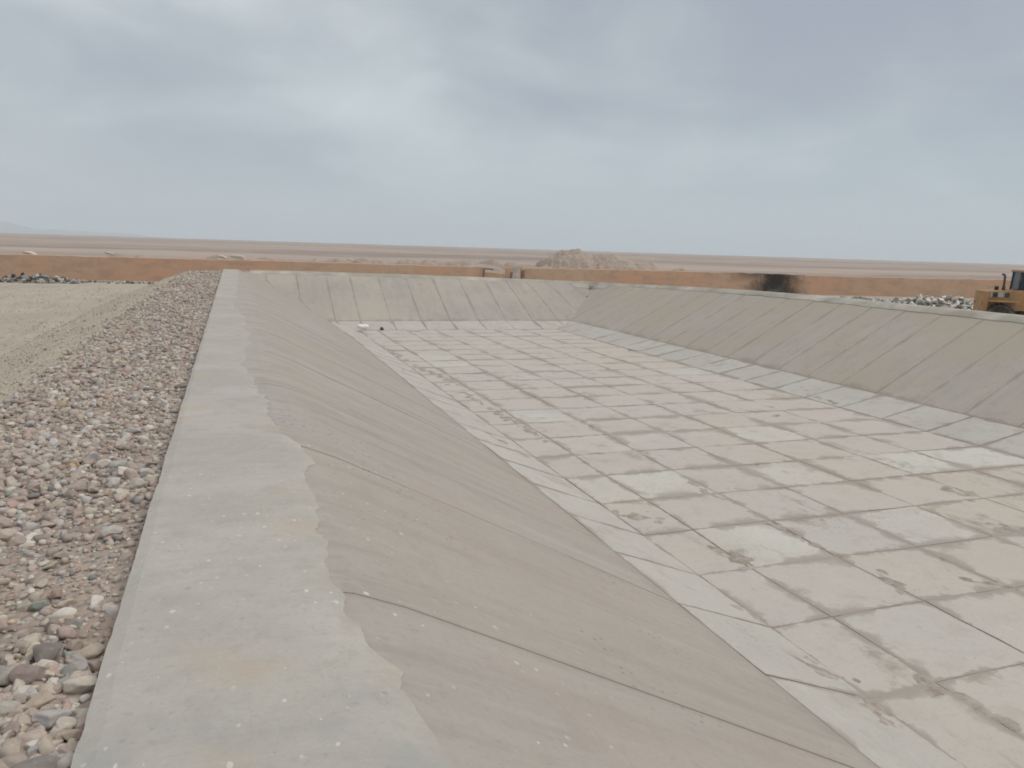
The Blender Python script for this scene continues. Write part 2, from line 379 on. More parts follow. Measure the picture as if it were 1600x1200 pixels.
# ground sheet with the hole for the basin, then the bank around it
def ring_grid(name, xs, ys, zf, skip, mat, smooth=True):
    nx, ny = len(xs), len(ys)
    V = [(x, y, zf(x, y)) for y in ys for x in xs]
    F = []
    for j in range(ny-1):
        for i in range(nx-1):
            if skip((xs[i]+xs[i+1])/2, (ys[j]+ys[j+1])/2): continue
            a = j*nx+i; F.append((a, a+1, a+nx+1, a+nx))
    bm = bmesh.new(); bv = [bm.verts.new(v) for v in V]
    for f in F: bm.faces.new([bv[i] for i in f])
    for v in [v for v in bm.verts if not v.link_faces]: bm.verts.remove(v)
    return bm_obj(name, bm, mat, None, smooth)
HX0, HX1, HY0, HY1 = -4.6, 24.6, OY0-2.2, OY1+2.2
def spread(a, b, lim, first, k):
    """grid lines: a..b plus ever wider steps out to +-lim"""
    hi = []; x, d = b, first
    while x < lim: x = min(x+d, lim); hi.append(x); d *= k
    lo = []; x, d = a, first
    while x > -lim: x = max(x-d, -lim); lo.append(x); d *= k
    return lo[::-1]+hi
gx = spread(HX0, HX1, 15000, 1.2, 1.13); gy = spread(HY0, HY1, 15000, 1.2, 1.13)
gx = sorted(set(gx+[HX0+(HX1-HX0)*i/12 for i in range(13)])); gy = sorted(set(gy+[HY0+(HY1-HY0)*i/24 for i in range(25)]))
def ground_z(x, y):
    d = math.hypot(x, y)
    w = sstep(75, 160, d)
    near = 0.03*fbm(x, y, 2, 0.35, 3)
    return GZ + near + w*(0.35*fbm(x, y, 8, 0.012, 3)) + sstep(500, 3000, d)*1.2*fbm(x, y, 5, 0.0015, 2)
ground = tag(ring_grid('ground', gx, gy, ground_z, lambda x, y: HX0 < x < HX1 and HY0 < y < HY1, M_soil), kind='structure')

def outside(x, y):
    dx = max(OX0-x, 0, x-OX1); dy = max(OY0-y, 0, y-OY1); return dx, dy
def bank_z(x, y):
    dx, dy = outside(x, y); d = math.hypot(dx, dy)
    left = x < OX0
    sh = 1.72 if (left and dx >= dy) else 0.9
    if left and dy > 0: sh = lerp(1.72, 0.9, sstep(0, 2.0, dy))
    sh += 0.12*nz(x, y, 9, 0.6)
    z = crest_z(x, y) - 0.095 - 0.03*min(d, sh)
    z += 0.045*fbm(x, y, 4, 1.1, 3)*min(1, d/0.25)
    if d > sh: z -= (d-sh)*(0.45 if (left and dx >= dy) else 0.62) - 0.08*min(1.0, (d-sh)) - 0.05*nz(x*0.3, y*0.3, 7, 4.0)*min(1, d-sh)
    return max(z, GZ-0.25)
bx = [OX0-7.0+0.16*i for i in range(int(7.0/0.16)+1)]; bx = [x for x in bx if x < OX0-0.05]+[OX0-0.0]
bx += list(np.linspace(OX0+0.01, OX1-0.01, 40)) + [OX1+0.25*i for i in range(0, 22)]
by = [OY0-5.5+0.5*i for i in range(11)]+[OY0]+list(np.arange(OY0+0.3, 25, 0.2))+list(np.arange(25, OY1-0.1, 0.3))+[OY1+0.25*i for i in range(0, 22)]
bank = tag(ring_grid('embankment', sorted(set(bx)), sorted(set(by)), bank_z, lambda x, y: OX0 < x < OX1 and OY0 < y < OY1, M_bank), kind='structure')

# ---- floor
def bed(name, pts, mat=M_joint, parent=None):
    V = pts; return mesh_obj(name, V, [tuple(range(len(V)))], mat, parent)
BZ = 0.006
floor = tag(bed('basin_floor', [(XC[0]-0.05, Y0-0.05, FZ-BZ), (XC[-1]+0.05, Y0-0.05, FZ-BZ), (XC[-1]+0.05, Y1+0.05, FZ-BZ), (XC[0]-0.05, Y1+0.05, FZ-BZ)]), kind='structure')
pale_cells = {(1, 10.6): .9, (1, 7.8): .85, (5, 10.6): 1, (6, 10.6): .75, (4, 13.4): .9, (3, 10.6): .7, (3, 7.8): .8, (0, 10.6): .5, (1, 16.3): .6, (1, 13.4): .5, (3, 4.95): .4, (2, 3.5): .6, (2, 13.4): .4}
tan_cells = {(5, 9.1): .9, (4, 7.8): .5, (5, 7.8): .8, (3, 6.3): .5, (2, 6.3): .35, (6, 9.1): .5}
def floor_pt(u, v):
    ed = min(1, (u-XC[0])/0.6, (XC[-1]-u)/0.6)
    return np.array([u+ed*(0.045*nz(v, u*0.4, 2, 0.45)+0.015*nz(v, u*.4, 4, 1.6)), v+0.05*nz(u, v*0.4, 6, 0.35)+0.015*nz(u, v*.4, 8, 1.4), FZ]), UPN
xoff = {}
for j in range(len(YR)-1):
    for i in range(len(XC)-1):
        x0, x1, y0, y1 = XC[i], XC[i+1], YR[j], YR[j+1]
        pale = 0.0; tan = 0.0
        for (ci, cy), a in pale_cells.items():
            if ci == i and abs(cy-y0) < 0.5: pale = a
        for (ci, cy), a in tan_cells.items():
            if ci == i and abs(cy-y0) < 0.5: tan = a
        if y0 > 16 or y0 < 3:
            if random.random() < 0.12: pale = random.uniform(0.2, 0.6)
        tone = min(1, max(0, random.gauss(0.25, 0.14) + (0.22 if y0 < 8.0 else 0)))
        if pale: tone = 0.9
        w = 0.010
        q = [(x0+random.uniform(-w, w), x1+random.uniform(-w, w)), (y0+random.uniform(-w, w), y1+random.uniform(-w, w))]
        panel('slab', floor_pt, list(np.linspace(*q[0], 4)), list(np.linspace(*q[1], 4)), M_floor, floor, tone, pale, tan,
              gap=random.uniform(0.002, 0.010), wob=0.006, lift=random.uniform(-0.003, 0.004))

# ---- apron and slopes; side parameter: s along the side, t across (0 at the low edge, 1 at the high edge)
LPROF = [(-0.30, -0.012), (0.10, -0.014), (0.32, -0.025), (0.50, -0.065), (0.75, -0.17), (1.3, -0.45), (2.7, -1.17), (4.2, -1.95)]
def clampy(y, lo, hi): return min(max(y, lo), hi)
def sidefn(side, kind):
    def pt(s, t):
        if kind == 'apron':
            if side in 'LR':
                xi, xo = (XC[0], AX0) if side == 'L' else (XC[-1], AX1)
                lo = lerp(Y0, AY0, t); hi = lerp(Y1, AY1, t); y = clampy(s, lo, hi); x = lerp(xi, xo, t)
            else:
                yi, yo = (Y1, AY1) if side == 'F' else (Y0, AY0)
                lo = lerp(XC[0], AX0, t); hi = lerp(XC[-1], AX1, t); x = clampy(s, lo, hi); y = lerp(yi, yo, t)
            xo_, yo_ = (x, y)
            z = lerp(FZ, apron_z(AX0 if side == 'L' else (AX1 if side == 'R' else x), y if side in 'LR' else yo), t)
            return np.array([x, y, z])
        if side in 'LR':
            if side == 'L':
                f = (1-t)*(len(LPROF)-1); i = min(int(f), len(LPROF)-2); fr = f-i
                x = lerp(LPROF[i][0], LPROF[i+1][0], fr); zb = lerp(LPROF[i][1], LPROF[i+1][1], fr)
                h = 1-max(0, min(1, (x-CX0)/(AX0-CX0)))
                zlow = -1.95
            else:
                x = lerp(AX1, CX1, t) if t <= 1 else CX1+(t-1)*4; h = min(t, 1.0)
            k = (1-h)
            lo = lerp(CY0, AY0, k); hi = lerp(CY1, AY1, k)
            y = clampy(s, lo, hi)
            if side == 'L':
                z = zb + h*crest_z(x, y) + k*(apron_z(AX0, y)+1.95)
            else:
                z = lerp(apron_z(AX1, y), crest_z(CX1, y)-0.02, h)
                z -= 0.06*sstep(0.9, 1.0, h)*0 
            return np.array([x, y, z])
        yi, yo = (AY1, CY1) if side == 'F' else (AY0, CY0)
        y = lerp(yi, yo, t); lo = lerp(AX0, CX0, t); hi = lerp(AX1, CX1, t); x = clampy(s, lo, hi)
        return np.array([x, y, lerp(apron_z(x, yi), crest_z(x, yo)-0.02, t)])
    def fn(s, t):
        p = pt(s, t); e = 0.02
        if side in 'LR': a = pt(s, min(t+e, 1)) - pt(s, max(t-e, 0)); a[1] = 0; b = np.array([0, 1.0, 0])
        else: a = pt(s, min(t+e, 1)) - pt(s, max(t-e, 0)); a[0] = 0; b = np.array([1.0, 0, 0])
        n = np.cross(a, b); n /= max(1e-9, np.linalg.norm(n))
        if n[2] < 0: n = -n
        return p, n
    return fn
def side_bed(name, fn, s0, s1, ns, ts, depth=0.007):
    S = np.linspace(s0, s1, ns); V = []; F = []
    for t in ts:
        for s in S:
            p, n = fn(s, t); V.append(p - n*depth)
    for j in range(len(ts)-1):
        for i in range(ns-1):
            a = j*ns+i; F.append((a, a+1, a+ns+1, a+ns))
    bm = bmesh.new(); bv = [bm.verts.new(tuple(p)) for p in V]
    for f in F: bm.faces.new([bv[i] for i in f])
    bmesh.ops.remove_doubles(bm, verts=bm.verts, dist=0.001); bmesh.ops.recalc_face_normals(bm, faces=bm.faces)
    return tag(bm_obj(name, bm, M_joint), kind='structure')
LT = [1-i/(len(LPROF)-1) for i in range(len(LPROF))][::-1]            # profile breaks of the left slope
def make_side(side):
    along = side in 'LR'
    fa = sidefn(side, 'apron'); fs = sidefn(side, 'slope')
    lo, hi = (CY0, CY1) if along else (CX0, CX1)
    ap = side_bed('basin_apron', fa, (AY0 if along else AX0), (AY1 if along else AX1), 240, [0, 0.5, 1], 0.008)
    tsl = LT if side == 'L' else [0, 0.25, 0.5, 0.75, 1.0]
    sl = side_bed('basin_slope', fs, lo, hi, 60 if side == 'L' else 240, tsl, 0.007 if side in 'LN' else 0.016)
    if along: J = [YR[0]-1.415*k for k in range(5, 0, -1)] + YR + [YR[-1]+1.415*k for k in range(1, 6)]
    else: J = [XC[0]-0.9-1.5*k for k in range(3, -1, -1)] + [XC[0]+0.3+1.5*k for k in range(0, 14)]
    alo, ahi = (AY0, AY1) if along else (AX0, AX1)
    VS[0] = 1.5
    for a, b in zip(J[:-1], J[1:]):
        a2, b2 = max(a, alo), min(b, ahi)
        if b2-a2 < 0.25: continue
        pale = random.random()*0.4
        panel('apron_slab', fa, [a2, a2*2/3+b2/3, a2/3+b2*2/3, b2], [0, 0.33, 0.67, 1.0], M_apron, ap,
              tone=random.uniform(0.3, 1.0) if side in 'LR' else random.uniform(0, 0.6), pale=pale, gap=random.uniform(0.004, 0.012), wob=0.006, lift=0.003)
    VS[0] = 4.6
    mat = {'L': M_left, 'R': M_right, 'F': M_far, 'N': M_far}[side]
    off = {'L': -0.02, 'R': 0.25, 'F': 0.0, 'N': 0.0}[side]
    for a, b in zip(J[:-1], J[1:]):
        a2, b2 = max(a+off, lo), min(b+off, hi)
        if b2-a2 < 0.02: continue
        sk = random.uniform(-0.03, 0.03)
        vs_ = LT if side == 'L' else [0, 0.2, 0.4, 0.6, 0.8, 1.0]
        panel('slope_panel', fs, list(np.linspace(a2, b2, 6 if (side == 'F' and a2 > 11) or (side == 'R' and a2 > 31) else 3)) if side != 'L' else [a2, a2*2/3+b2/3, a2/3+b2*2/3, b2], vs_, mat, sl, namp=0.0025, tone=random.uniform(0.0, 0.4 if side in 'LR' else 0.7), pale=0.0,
              tan=random.random()*0.3+(0.3 if side == 'R' else 0.0), gap=random.uniform(0.0, 0.0045) if side != 'L' else random.choice([0.0, 0.0, 0.0004, 0.0015]), wob=0.002 if side != 'L' else 0.0012, lift=random.uniform(-0.002, 0.003))
for side in 'LRFN': make_side(side)
VS[0] = 1.0

# ---- coping: mortar capping along the crest, its inner edge ragged where it was trowelled onto the slope
rag_tab = [(-14, .4), (1.0, .70), (2.2, .66), (2.6, .60), (3.1, .50), (3.6, .40), (4.6, .44), (6.0, .45), (7.2, .33), (8.5, .22), (10, .12), (12, .12), (14, .22), (17, .18), (20, -.02), (26, .10), (32, .2), (48, .3)]
def rag(y):
    for (a, va), (b, vb) in zip(rag_tab[:-1], rag_tab[1:]):
        if a <= y <= b: r = lerp(va, vb, (y-a)/(b-a)); break
    else: r = 0.4
    am = 0.35+2.2*abs(nz(y, 0, 17, 0.55))
    r += 0.12*nz(y, 0, 1, 0.9) + am*(0.09*nz(y, 0, 7, 2.3) + 0.07*nz(y, 0, 3, 5.9) + 0.03*nz(y, 0, 5, 14.0))
    return max(r, -0.25)
def lprof_z(x, y):
    for (xa, za), (xb, zb) in zip(LPROF[:-1], LPROF[1:]):
        if xa <= x <= xb: z = lerp(za, zb, (x-xa)/(xb-xa)); break
    else: z = LPROF[0][1]
    return z + crest_z(x, y)*(1-max(0, (x-CX0)/(AX0-CX0)))
coping = tag(empty('coping', (0, 0, 0)), kind='structure')
def coping_left(y0, y1):
    n = max(6, int((y1-y0)/0.045)); V = []; F = []; FE = []
    fr = [0, 0.0, 0.06, 0.30, 0.50, 0.62, 0.72, 0.79, 0.85, 0.90, 0.95, 1.0, 1.0]
    for j in range(n+1):
        y = lerp(y0+0.001, y1-0.001, j/n); r = rag(y)
        ex = OX0 + 0.012*nz(y, 1, 5, 1.7) + 0.006*nz(y, 1, 6, 9)
        row = []
        for q, f in enumerate(fr):
            x = lerp(ex, r, f)
            if q == 0: z = crest_z(x, y)-0.30
            else:
                z = max(lprof_z(max(x, LPROF[0][0]), y), lprof_z(max(x, LPROF[0][0]), y)) + (0.022 - 0.011*f) + 0.003*nz(x, y, 2, 3)
                if q == 1: z -= 0.012
                if q == 11: z -= 0.004
                if q == 12: z -= 0.03
            row.append((x if q != 12 else x+0.002, y, z)); FE.append(f)
        V += row
    m = len(fr)
    for j in range(n):
        for i in range(m-1):
            a = j*m+i; F.append((a, a+1, a+m+1, a+m))
    o = mesh_obj('coping_section', V, F, M_coping, coping)
    o.data.attributes.new('feather', 'FLOAT', 'POINT').data.foreach_set('value', FE)
    return o
ys = [-11.5, -7.2, -3.0, 1.35, 5.62, 9.9, 14.2, 18.3, 22.6, 27.0, 31.2, 35.6, 39.9, OY1]
for a, b in zip(ys[:-1], ys[1:]): coping_left(a, b)
def coping_strip(P, Q, inward, w, zoff):
    """lip along a crest from P to Q; 'inward' points to the basin"""
    n = 10; V = []; F = []
    P = np.array(P); Q = np.array(Q); inw = np.array(inward)
    prof = [(-w, -0.30), (-w, -0.01), (-w*0.5, 0.012), (-0.05, 0.016), (0.10, -0.050), (0.26, -0.140), (0.262, -0.19)]
    for j in range(n+1):
        p = P+(Q-P)*(j/n)
        rg = 1+0.3*nz(p[0]*2, p[1]*2, 4)
        for (o, z) in prof:
            oo = o*rg if o > 0 else o
            x, y = p+inw*oo
            V.append((x, y, crest_z(*p)+(z+0.012*0 if o <= 0 else z*rg)+zoff+0.006*nz(x, y, 1, 2)))
    m = len(prof)
    for j in range(n):
        for i in range(m-1):
            a = j*m+i; F.append((a, a+1, a+m+1, a+m))
    bm = bmesh.new(); bv = [bm.verts.new(v) for v in V]
    for f in F: bm.faces.new([bv[i] for i in f])
    bmesh.ops.recalc_face_normals(bm, faces=bm.faces)
    big = max(bm.faces, key=lambda f: abs(f.normal.z)*f.calc_area())
    if big.normal.z < 0: bmesh.ops.reverse_faces(bm, faces=bm.faces)
    return bm_obj('coping_section', bm, M_lip, coping)
yy = np.linspace(OY0, OY1, 14)
for a, b in zip(yy[:-1], yy[1:]): coping_strip((CX1, a+0.004), (CX1, b-0.004), (-1, 0), 1.0, 0)
xx = np.linspace(CX0+0.35, CX1-0.12, 7)
for a, b in zip(xx[:-1], xx[1:]):
    coping_strip((a+0.004, CY1), (b-0.004, CY1), (0, -1), 1.1, -0.006); coping_strip((a+0.004, CY0), (b-0.004, CY0), (0, 1), 1.1, 0)

VS[0] = 4.6
for sd_, c1 in (('F', CX1), ('R', CY1)):
    panel('coping_section', sidefn(sd_, 'slope'), list(np.linspace(c1-1.6, c1, 9)), [0.84, 0.88, 0.92, 0.96, 0.997], M_lip, coping, gap=0.0, wob=0.01, lift=0.016, namp=0.004)
VS[0] = 1.0
# the far right corner was cast round, not square: ease everything built so far around it
def ease_corner(cx, cy, Rr, objs):
    for o in objs:
        if o.type != 'MESH': continue
        me = o.data; n = len(me.vertices); co = np.empty(n*3, np.float32); me.vertices.foreach_get('co', co); co = co.reshape(-1, 3)
        a = np.clip(co[:, 0]-cx, 0, Rr); b = np.clip(co[:, 1]-cy, 0, Rr)
        if not ((a > 0) & (b > 0)).any(): continue
        ra = np.sqrt(1-b*b/(2*Rr*Rr)); rb = np.sqrt(1-a*a/(2*Rr*Rr))
        co[:, 0] -= a*(1-ra); co[:, 1] -= b*(1-rb)
        me.vertices.foreach_set('co', co.reshape(-1)); me.update()
ease_corner(13.6, 34.6, 7.6, [o for o in COL.objects if o.name.split('.')[0] in ('slope_panel', 'apron_slab', 'basin_slope', 'basin_apron', 'coping_section', 'embankment')])

# ------------------------------------------------------------------ stones
def ico(sub):
    bm = bmesh.new(); bmesh.ops.create_icosphere(bm, subdivisions=sub, radius=1.0)
    v = np.array([x.co[:] for x in bm.verts]); bm.verts.index_update(); f = np.array([[q.index for q in t.verts] for t in bm.faces]); bm.free(); return v, f
def stone_shapes(n, sub, cut=9, lo=0.62, seed=1, rough=0.06):
    r = np.random.default_rng(seed); v, f = ico(sub); out = []
    for k in range(n):
        pl = r.normal(size=(cut, 3)); pl /= np.linalg.norm(pl, axis=1)[:, None]; d = r.uniform(lo, 0.98, cut)
        dots = v @ pl.T
        with np.errstate(divide='ignore'): lim = np.where(dots > 0.05, d[None]/np.maximum(dots, 0.05), 9)
        rad = np.minimum(lim.min(1), 1.0)
        rad *= 1+rough*np.array([mnoise.noise(Vector(p*1.8)+Vector((k*7.1, seed, 0))) for p in v])
        out.append(v*rad[:, None])
    return out, f
STONE_COL = [((.455, .37, .318), 6), ((.50, .43, .352), 4), ((.57, .52, .45), 3), ((.37, .302, .262), 2.6), ((.27, .25, .23), 0.45), ((.31, .315, .29), 0.35), ((.42, .30, .25), .9), ((.48, .44, .415), 2.2), ((.50, .40, .28), .5)]
_w = np.array([w for _, w in STONE_COL]); _w /= _w.sum()
def pick_cols(n, r):
    idx = r.choice(len(STONE_COL), n, p=_w); c = np.array([STONE_COL[i][0] for i in idx]); return c*r.uniform(0.80, 1.20, (n, 1)), idx
def rand_rot(n, r, tilt=0.5):
    a = r.uniform(0, 2*math.pi, n); b = r.normal(0, tilt, n); c = r.normal(0, tilt, n)
    ca, sa, cb, sb, cc, sc = np.cos(a), np.sin(a), np.cos(b), np.sin(b), np.cos(c), np.sin(c)
    Z = np.zeros(n); O = np.ones(n)
    Rz = np.stack([np.stack([ca, -sa, Z], 1), np.stack([sa, ca, Z], 1), np.stack([Z, Z, O], 1)], 1)
    Rx = np.stack([np.stack([O, Z, Z], 1), np.stack([Z, cb, -sb], 1), np.stack([Z, sb, cb], 1)], 1)
    Ry = np.stack([np.stack([cc, Z, sc], 1), np.stack([Z, O, Z], 1), np.stack([-sc, Z, cc], 1)], 1)
    return Rz @ Rx @ Ry
def stone_mass(name, pos, rad, rot, col, shapes, faces, mat):
    n = len(pos); nv = len(shapes[0]); sh = np.stack(shapes)[np.arange(n) % len(shapes)]
    V = np.einsum('nij,nvj->nvi', rot, sh*rad[:, None, :]) + pos[:, None, :]
    F = (faces[None]+(np.arange(n)*nv)[:, None, None]).reshape(-1, 3)
    me = bpy.data.meshes.new(name)
    me.vertices.add(n*nv); me.vertices.foreach_set('co', V.reshape(-1).astype(np.float32))
    me.loops.add(F.size); me.loops.foreach_set('vertex_index', F.reshape(-1).astype(np.int32))
    me.polygons.add(len(F)); me.polygons.foreach_set('loop_start', np.arange(0, F.size, 3, dtype=np.int32))
    me.update(calc_edges=True)
    at = me.attributes.new('shade', 'FLOAT_COLOR', 'POINT')
    c4 = np.ones((n, nv, 4), np.float32); c4[:, :, :3] = col[:, None, :]; at.data.foreach_set('color', c4.reshape(-1))
    me.materials.append(mat)
    return link(bpy.data.objects.new(name, me))
def scatter_gravel():
    r = np.random.default_rng(11); P = []; S = []
    def add(x0, x1, y0, y1, dens, a, b, pw=2.0):
        n = int((x1-x0)*(y1-y0)*dens)
        P.append(np.stack([r.uniform(x0, x1, n), r.uniform(y0, y1, n)], 1)); S.append(a+(b-a)*r.uniform(0, 1, n)**pw)
    xl = OX0-0.03
    add(-2.0, xl, 1.4, 3.3, 2200, .012, .034, 1.5)
    add(-2.2, xl, 1.2, 3.3, 420, .026, .050, 1.6)
    add(-2.4, xl, 3.1, 4.7, 620, .007, .024, 2.0)
    add(-2.4, xl, 3.1, 4.7, 110, .020, .042, 1.7)
    add(-2.4, xl, 4.7, 11.0, 640, .012, .038, 1.7)
    add(-2.4, xl, 4.7, 11.0, 75, .036, .066, 2)
    add(-2.5, xl, 11.0, 22.0, 290, .018, .050, 1.8)
    add(-2.5, xl, 22.0, OY1, 90, .028, .070, 1.8)
    add(-6.2, -2.3, 3.0, 20.0, 70, .010, .036, 2)
    add(-6.2, -2.3, 20.0, OY1, 22, .018, .045, 2)
    add(-2.4, xl, -6, 1.2, 60, .02, .05, 2)
    P = np.concatenate(P); S = np.concatenate(S); n = len(P)
    # hand placed stones that stand out in the photo: (px, py, length, width, height, shade)
    z = np.array([bank_z(x, y) for x, y in P])
    ax = np.stack([S*r.uniform(0.85, 1.35, n), S*r.uniform(0.7, 1.05, n), S*r.uniform(0.5, 0.85, n)], 1)
    pos = np.concatenate([P, (z+ax[:, 2]*r.uniform(-0.1, 0.7, n))[:, None]], 1)
    rot = rand_rot(n, r, 0.35); col, idx = pick_cols(n, r)
    keep = np.ones(n, bool)
    # keep clear of the coping's side and of the hand-placed stones
    keep &= pos[:, 0]+ax[:, 0]*0.9 < OX0+0.01
    edge = np.array([-1.95+0.45*nz(0, y, 3, 0.5)+0.3*nz(x, y, 5, 1.5) for x, y in P]); bare = np.array([nz(x, y, 11, 0.9) for x, y in P]); keep &= (bare < 0.38) | (S < 0.022) | (P[:, 1] < 3.2) | (r.uniform(0, 1, n) < 0.35)
    keep &= (pos[:, 0] > edge) | (r.uniform(0, 1, n) < 0.42)
    for (q, ln, *_rest) in HERO_POS: keep &= np.hypot(pos[:, 0]-q[0], pos[:, 1]-q[1]) > ln*0.8
    return pos[keep], ax[keep], rot[keep], col[keep], idx[keep]
HERO = [  # px, py, (length, width, height) half axes, shade, label
    (72, 1022, (.072, .060, .055), (.235, .20, .18), 'large dark brown angular stone beside the coping, biggest in the foreground gravel'),
    (140, 1008, (.074, .044, .036), (.43, .365, .295), 'long smooth tan stone touching the coping edge in the foreground'),
    (42, 1054, (.070, .052, .046), (.30, .235, .21), 'rounded reddish brown stone left of the dark angular stone'),
    (122, 1064, (.088, .042, .034), (.54, .485, .405), 'pale cream wedge of stone below the long tan stone'),
    (62, 1086, (.072, .048, .030), (.47, .375, .29), 'flat orange tan stone in the bottom left gravel'),
    (8, 1050, (.070, .050, .040), (.40, .36, .315), 'grey beige stone cut by the left picture edge'),
    (52, 1150, (.036, .032, .028), (.58, .55, .50), 'small whitish stone near the bottom left corner'),
    (113, 1133, (.050, .034, .030), (.42, .34, .275), 'light brown stone against the coping near the bottom'),
    (55, 1190, (.085, .055, .045), (.27, .235, .22), 'grey brown stone at the very bottom left edge of the picture'),
    (58, 930, (.040, .032, .040), (.31, .325, .30), 'grey green stone standing up in the sandy gravel patch'),
    (175, 822, (.070, .050, .040), (.50, .46, .43), 'pale pinkish boulder lying alone on the sandy gravel patch'),
    (187, 722, (.080, .060, .045), (.43, .42, .38), 'broad pale grey stone in the middle of the gravel strip'),
    (105, 980, (.058, .042, .036), (.43, .33, .285), 'pink stone just above the dark angular stone in the gravel'),
    (100, 855, (.055, .042, .030), (.42, .35, .29), 'flat tan stone half sunk in the sandy gravel patch'),
]
HERO_POS = []
for px, py, axs, shade, lab in HERO:
    q = at_z(px, py, -0.05); HERO_POS.append((q, axs[0], axs, shade, lab))
SH2, F2 = stone_shapes(16, 4, 12, 0.48, 3, 0.05); SH1, F1 = stone_shapes(24, 2, 10, 0.5, 5); SH0, F0 = stone_shapes(12, 1, 7, 0.6, 9)
hq = []
for i, s in enumerate(SH2):
    me = bpy.data.meshes.new('stone'); me.from_pydata([tuple(v) for v in s], [], [tuple(map(int, f)) for f in F2]); me.polygons.foreach_set('use_smooth', [True]*len(me.polygons)); me.update(); me.materials.append(M_stone); hq.append(me)
def build_stones():
    pos, ax, rot, col, idx = scatter_gravel()
    x, y, d = project(pos); vis = (x > -20) & (x < 1600) & (y > 300) & (y < 1215) & (d > 0.5)
    size = np.where(vis, ax.max(1)/np.maximum(d, 0.3), 0)
    order = np.argsort(-size); top = order[:270]; rest = np.ones(len(pos), bool); rest[top] = False
    cname = ['pinkish beige', 'tan', 'cream', 'brown', 'dark grey', 'grey green', 'reddish', 'pale grey', 'ochre']
    hk = 0
    for q, _, axs, shade, lab in HERO_POS:
        hk += 1; o = link(bpy.data.objects.new('stone', hq[(hk*5+2) % len(hq)])); o.scale = axs
        o.location = (min(q[0], OX0-axs[0]*0.7), q[1], bank_z(min(q[0], OX0-0.1), q[1])+axs[2]*0.55)
        o.rotation_euler = (random.uniform(-.2, .2), random.uniform(-.2, .2), random.uniform(-.5, .5)+(0 if axs[0] < .08 else .3))
        o['shade'] = shade; tag(o, lab, 'stone', 'loose stones beside the coping')
    for k, i in enumerate(top):
        o = link(bpy.data.objects.new('stone', hq[k % len(hq)])); o.scale = ax[i]*1.05; o.location = pos[i]
        o.rotation_euler = Matrix(rot[i]).to_euler(); o['shade'] = tuple(float(c) for c in col[i])
        big = 'large' if ax[i].max() > 0.05 else ('medium' if ax[i].max() > 0.036 else 'small')
        shp = 'long' if ax[i][0] > 1.45*ax[i][1] else ('flat' if ax[i][2] < 0.5*ax[i][0] else ('round' if ax[i][2] > 0.68*ax[i][0] else 'squat'))
        yv = pos[i][1]
        zone = 'foreground gravel' if yv < 3.1 else ('sandy gravel patch' if yv < 4.7 else ('gravel beyond the sandy patch' if yv < 6.5 else 'farther gravel strip'))
        if pos[i][0] > -0.72: zone += ' close to the coping'
        elif pos[i][0] < -1.5: zone += ' near its outer edge'
        lb = f'{big} {shp} {cname[idx[i]]} stone in the {zone}'
        tag(o, lb, 'stone', f'{big} {shp} {cname[idx[i]]} stones in the {zone}')
    near = rest & (pos[:, 1] < 14) & (pos[:, 0] > -2.8); far = rest & ~near
    tag(stone_mass('gravel', pos[near], ax[near], rot[near], col[near], SH1, F1, M_gravel), 'mixed pink tan and grey gravel stones beside the coping', 'gravel', kind='stuff')
    tag(stone_mass('gravel', pos[far], ax[far], rot[far], col[far], SH0, F0, M_gravel), 'distant gravel stones along the embankment top', 'gravel', kind='stuff')
    print('gravel', near.sum(), far.sum())
build_stones()
def dirt_pebbles():
    r = np.random.default_rng(5); n = 5200
    u = r.uniform(0, 1, n)**1.5; Y = 6+u*50; X = -5.7-r.uniform(0, 1, n)**1.3*(3+Y*0.33)
    S = r.uniform(.008, .026, n)*(1+Y*0.012)
    z = np.array([max(ground_z(x, y), bank_z(x, y)) for x, y in zip(X, Y)])
    ax = np.stack([S*1.2, S, S*0.7], 1); col, _ = pick_cols(n, r); col = col*0.45+np.array([.47, .41, .33])*0.55
    tag(stone_mass('pebbles', np.stack([X, Y, z+S*0.2], 1), ax, rand_rot(n, r), col, SH0, F0, M_gravel), 'small pebbles strewn over the bare yellowish ground', 'pebbles', kind='stuff')
dirt_pebbles()

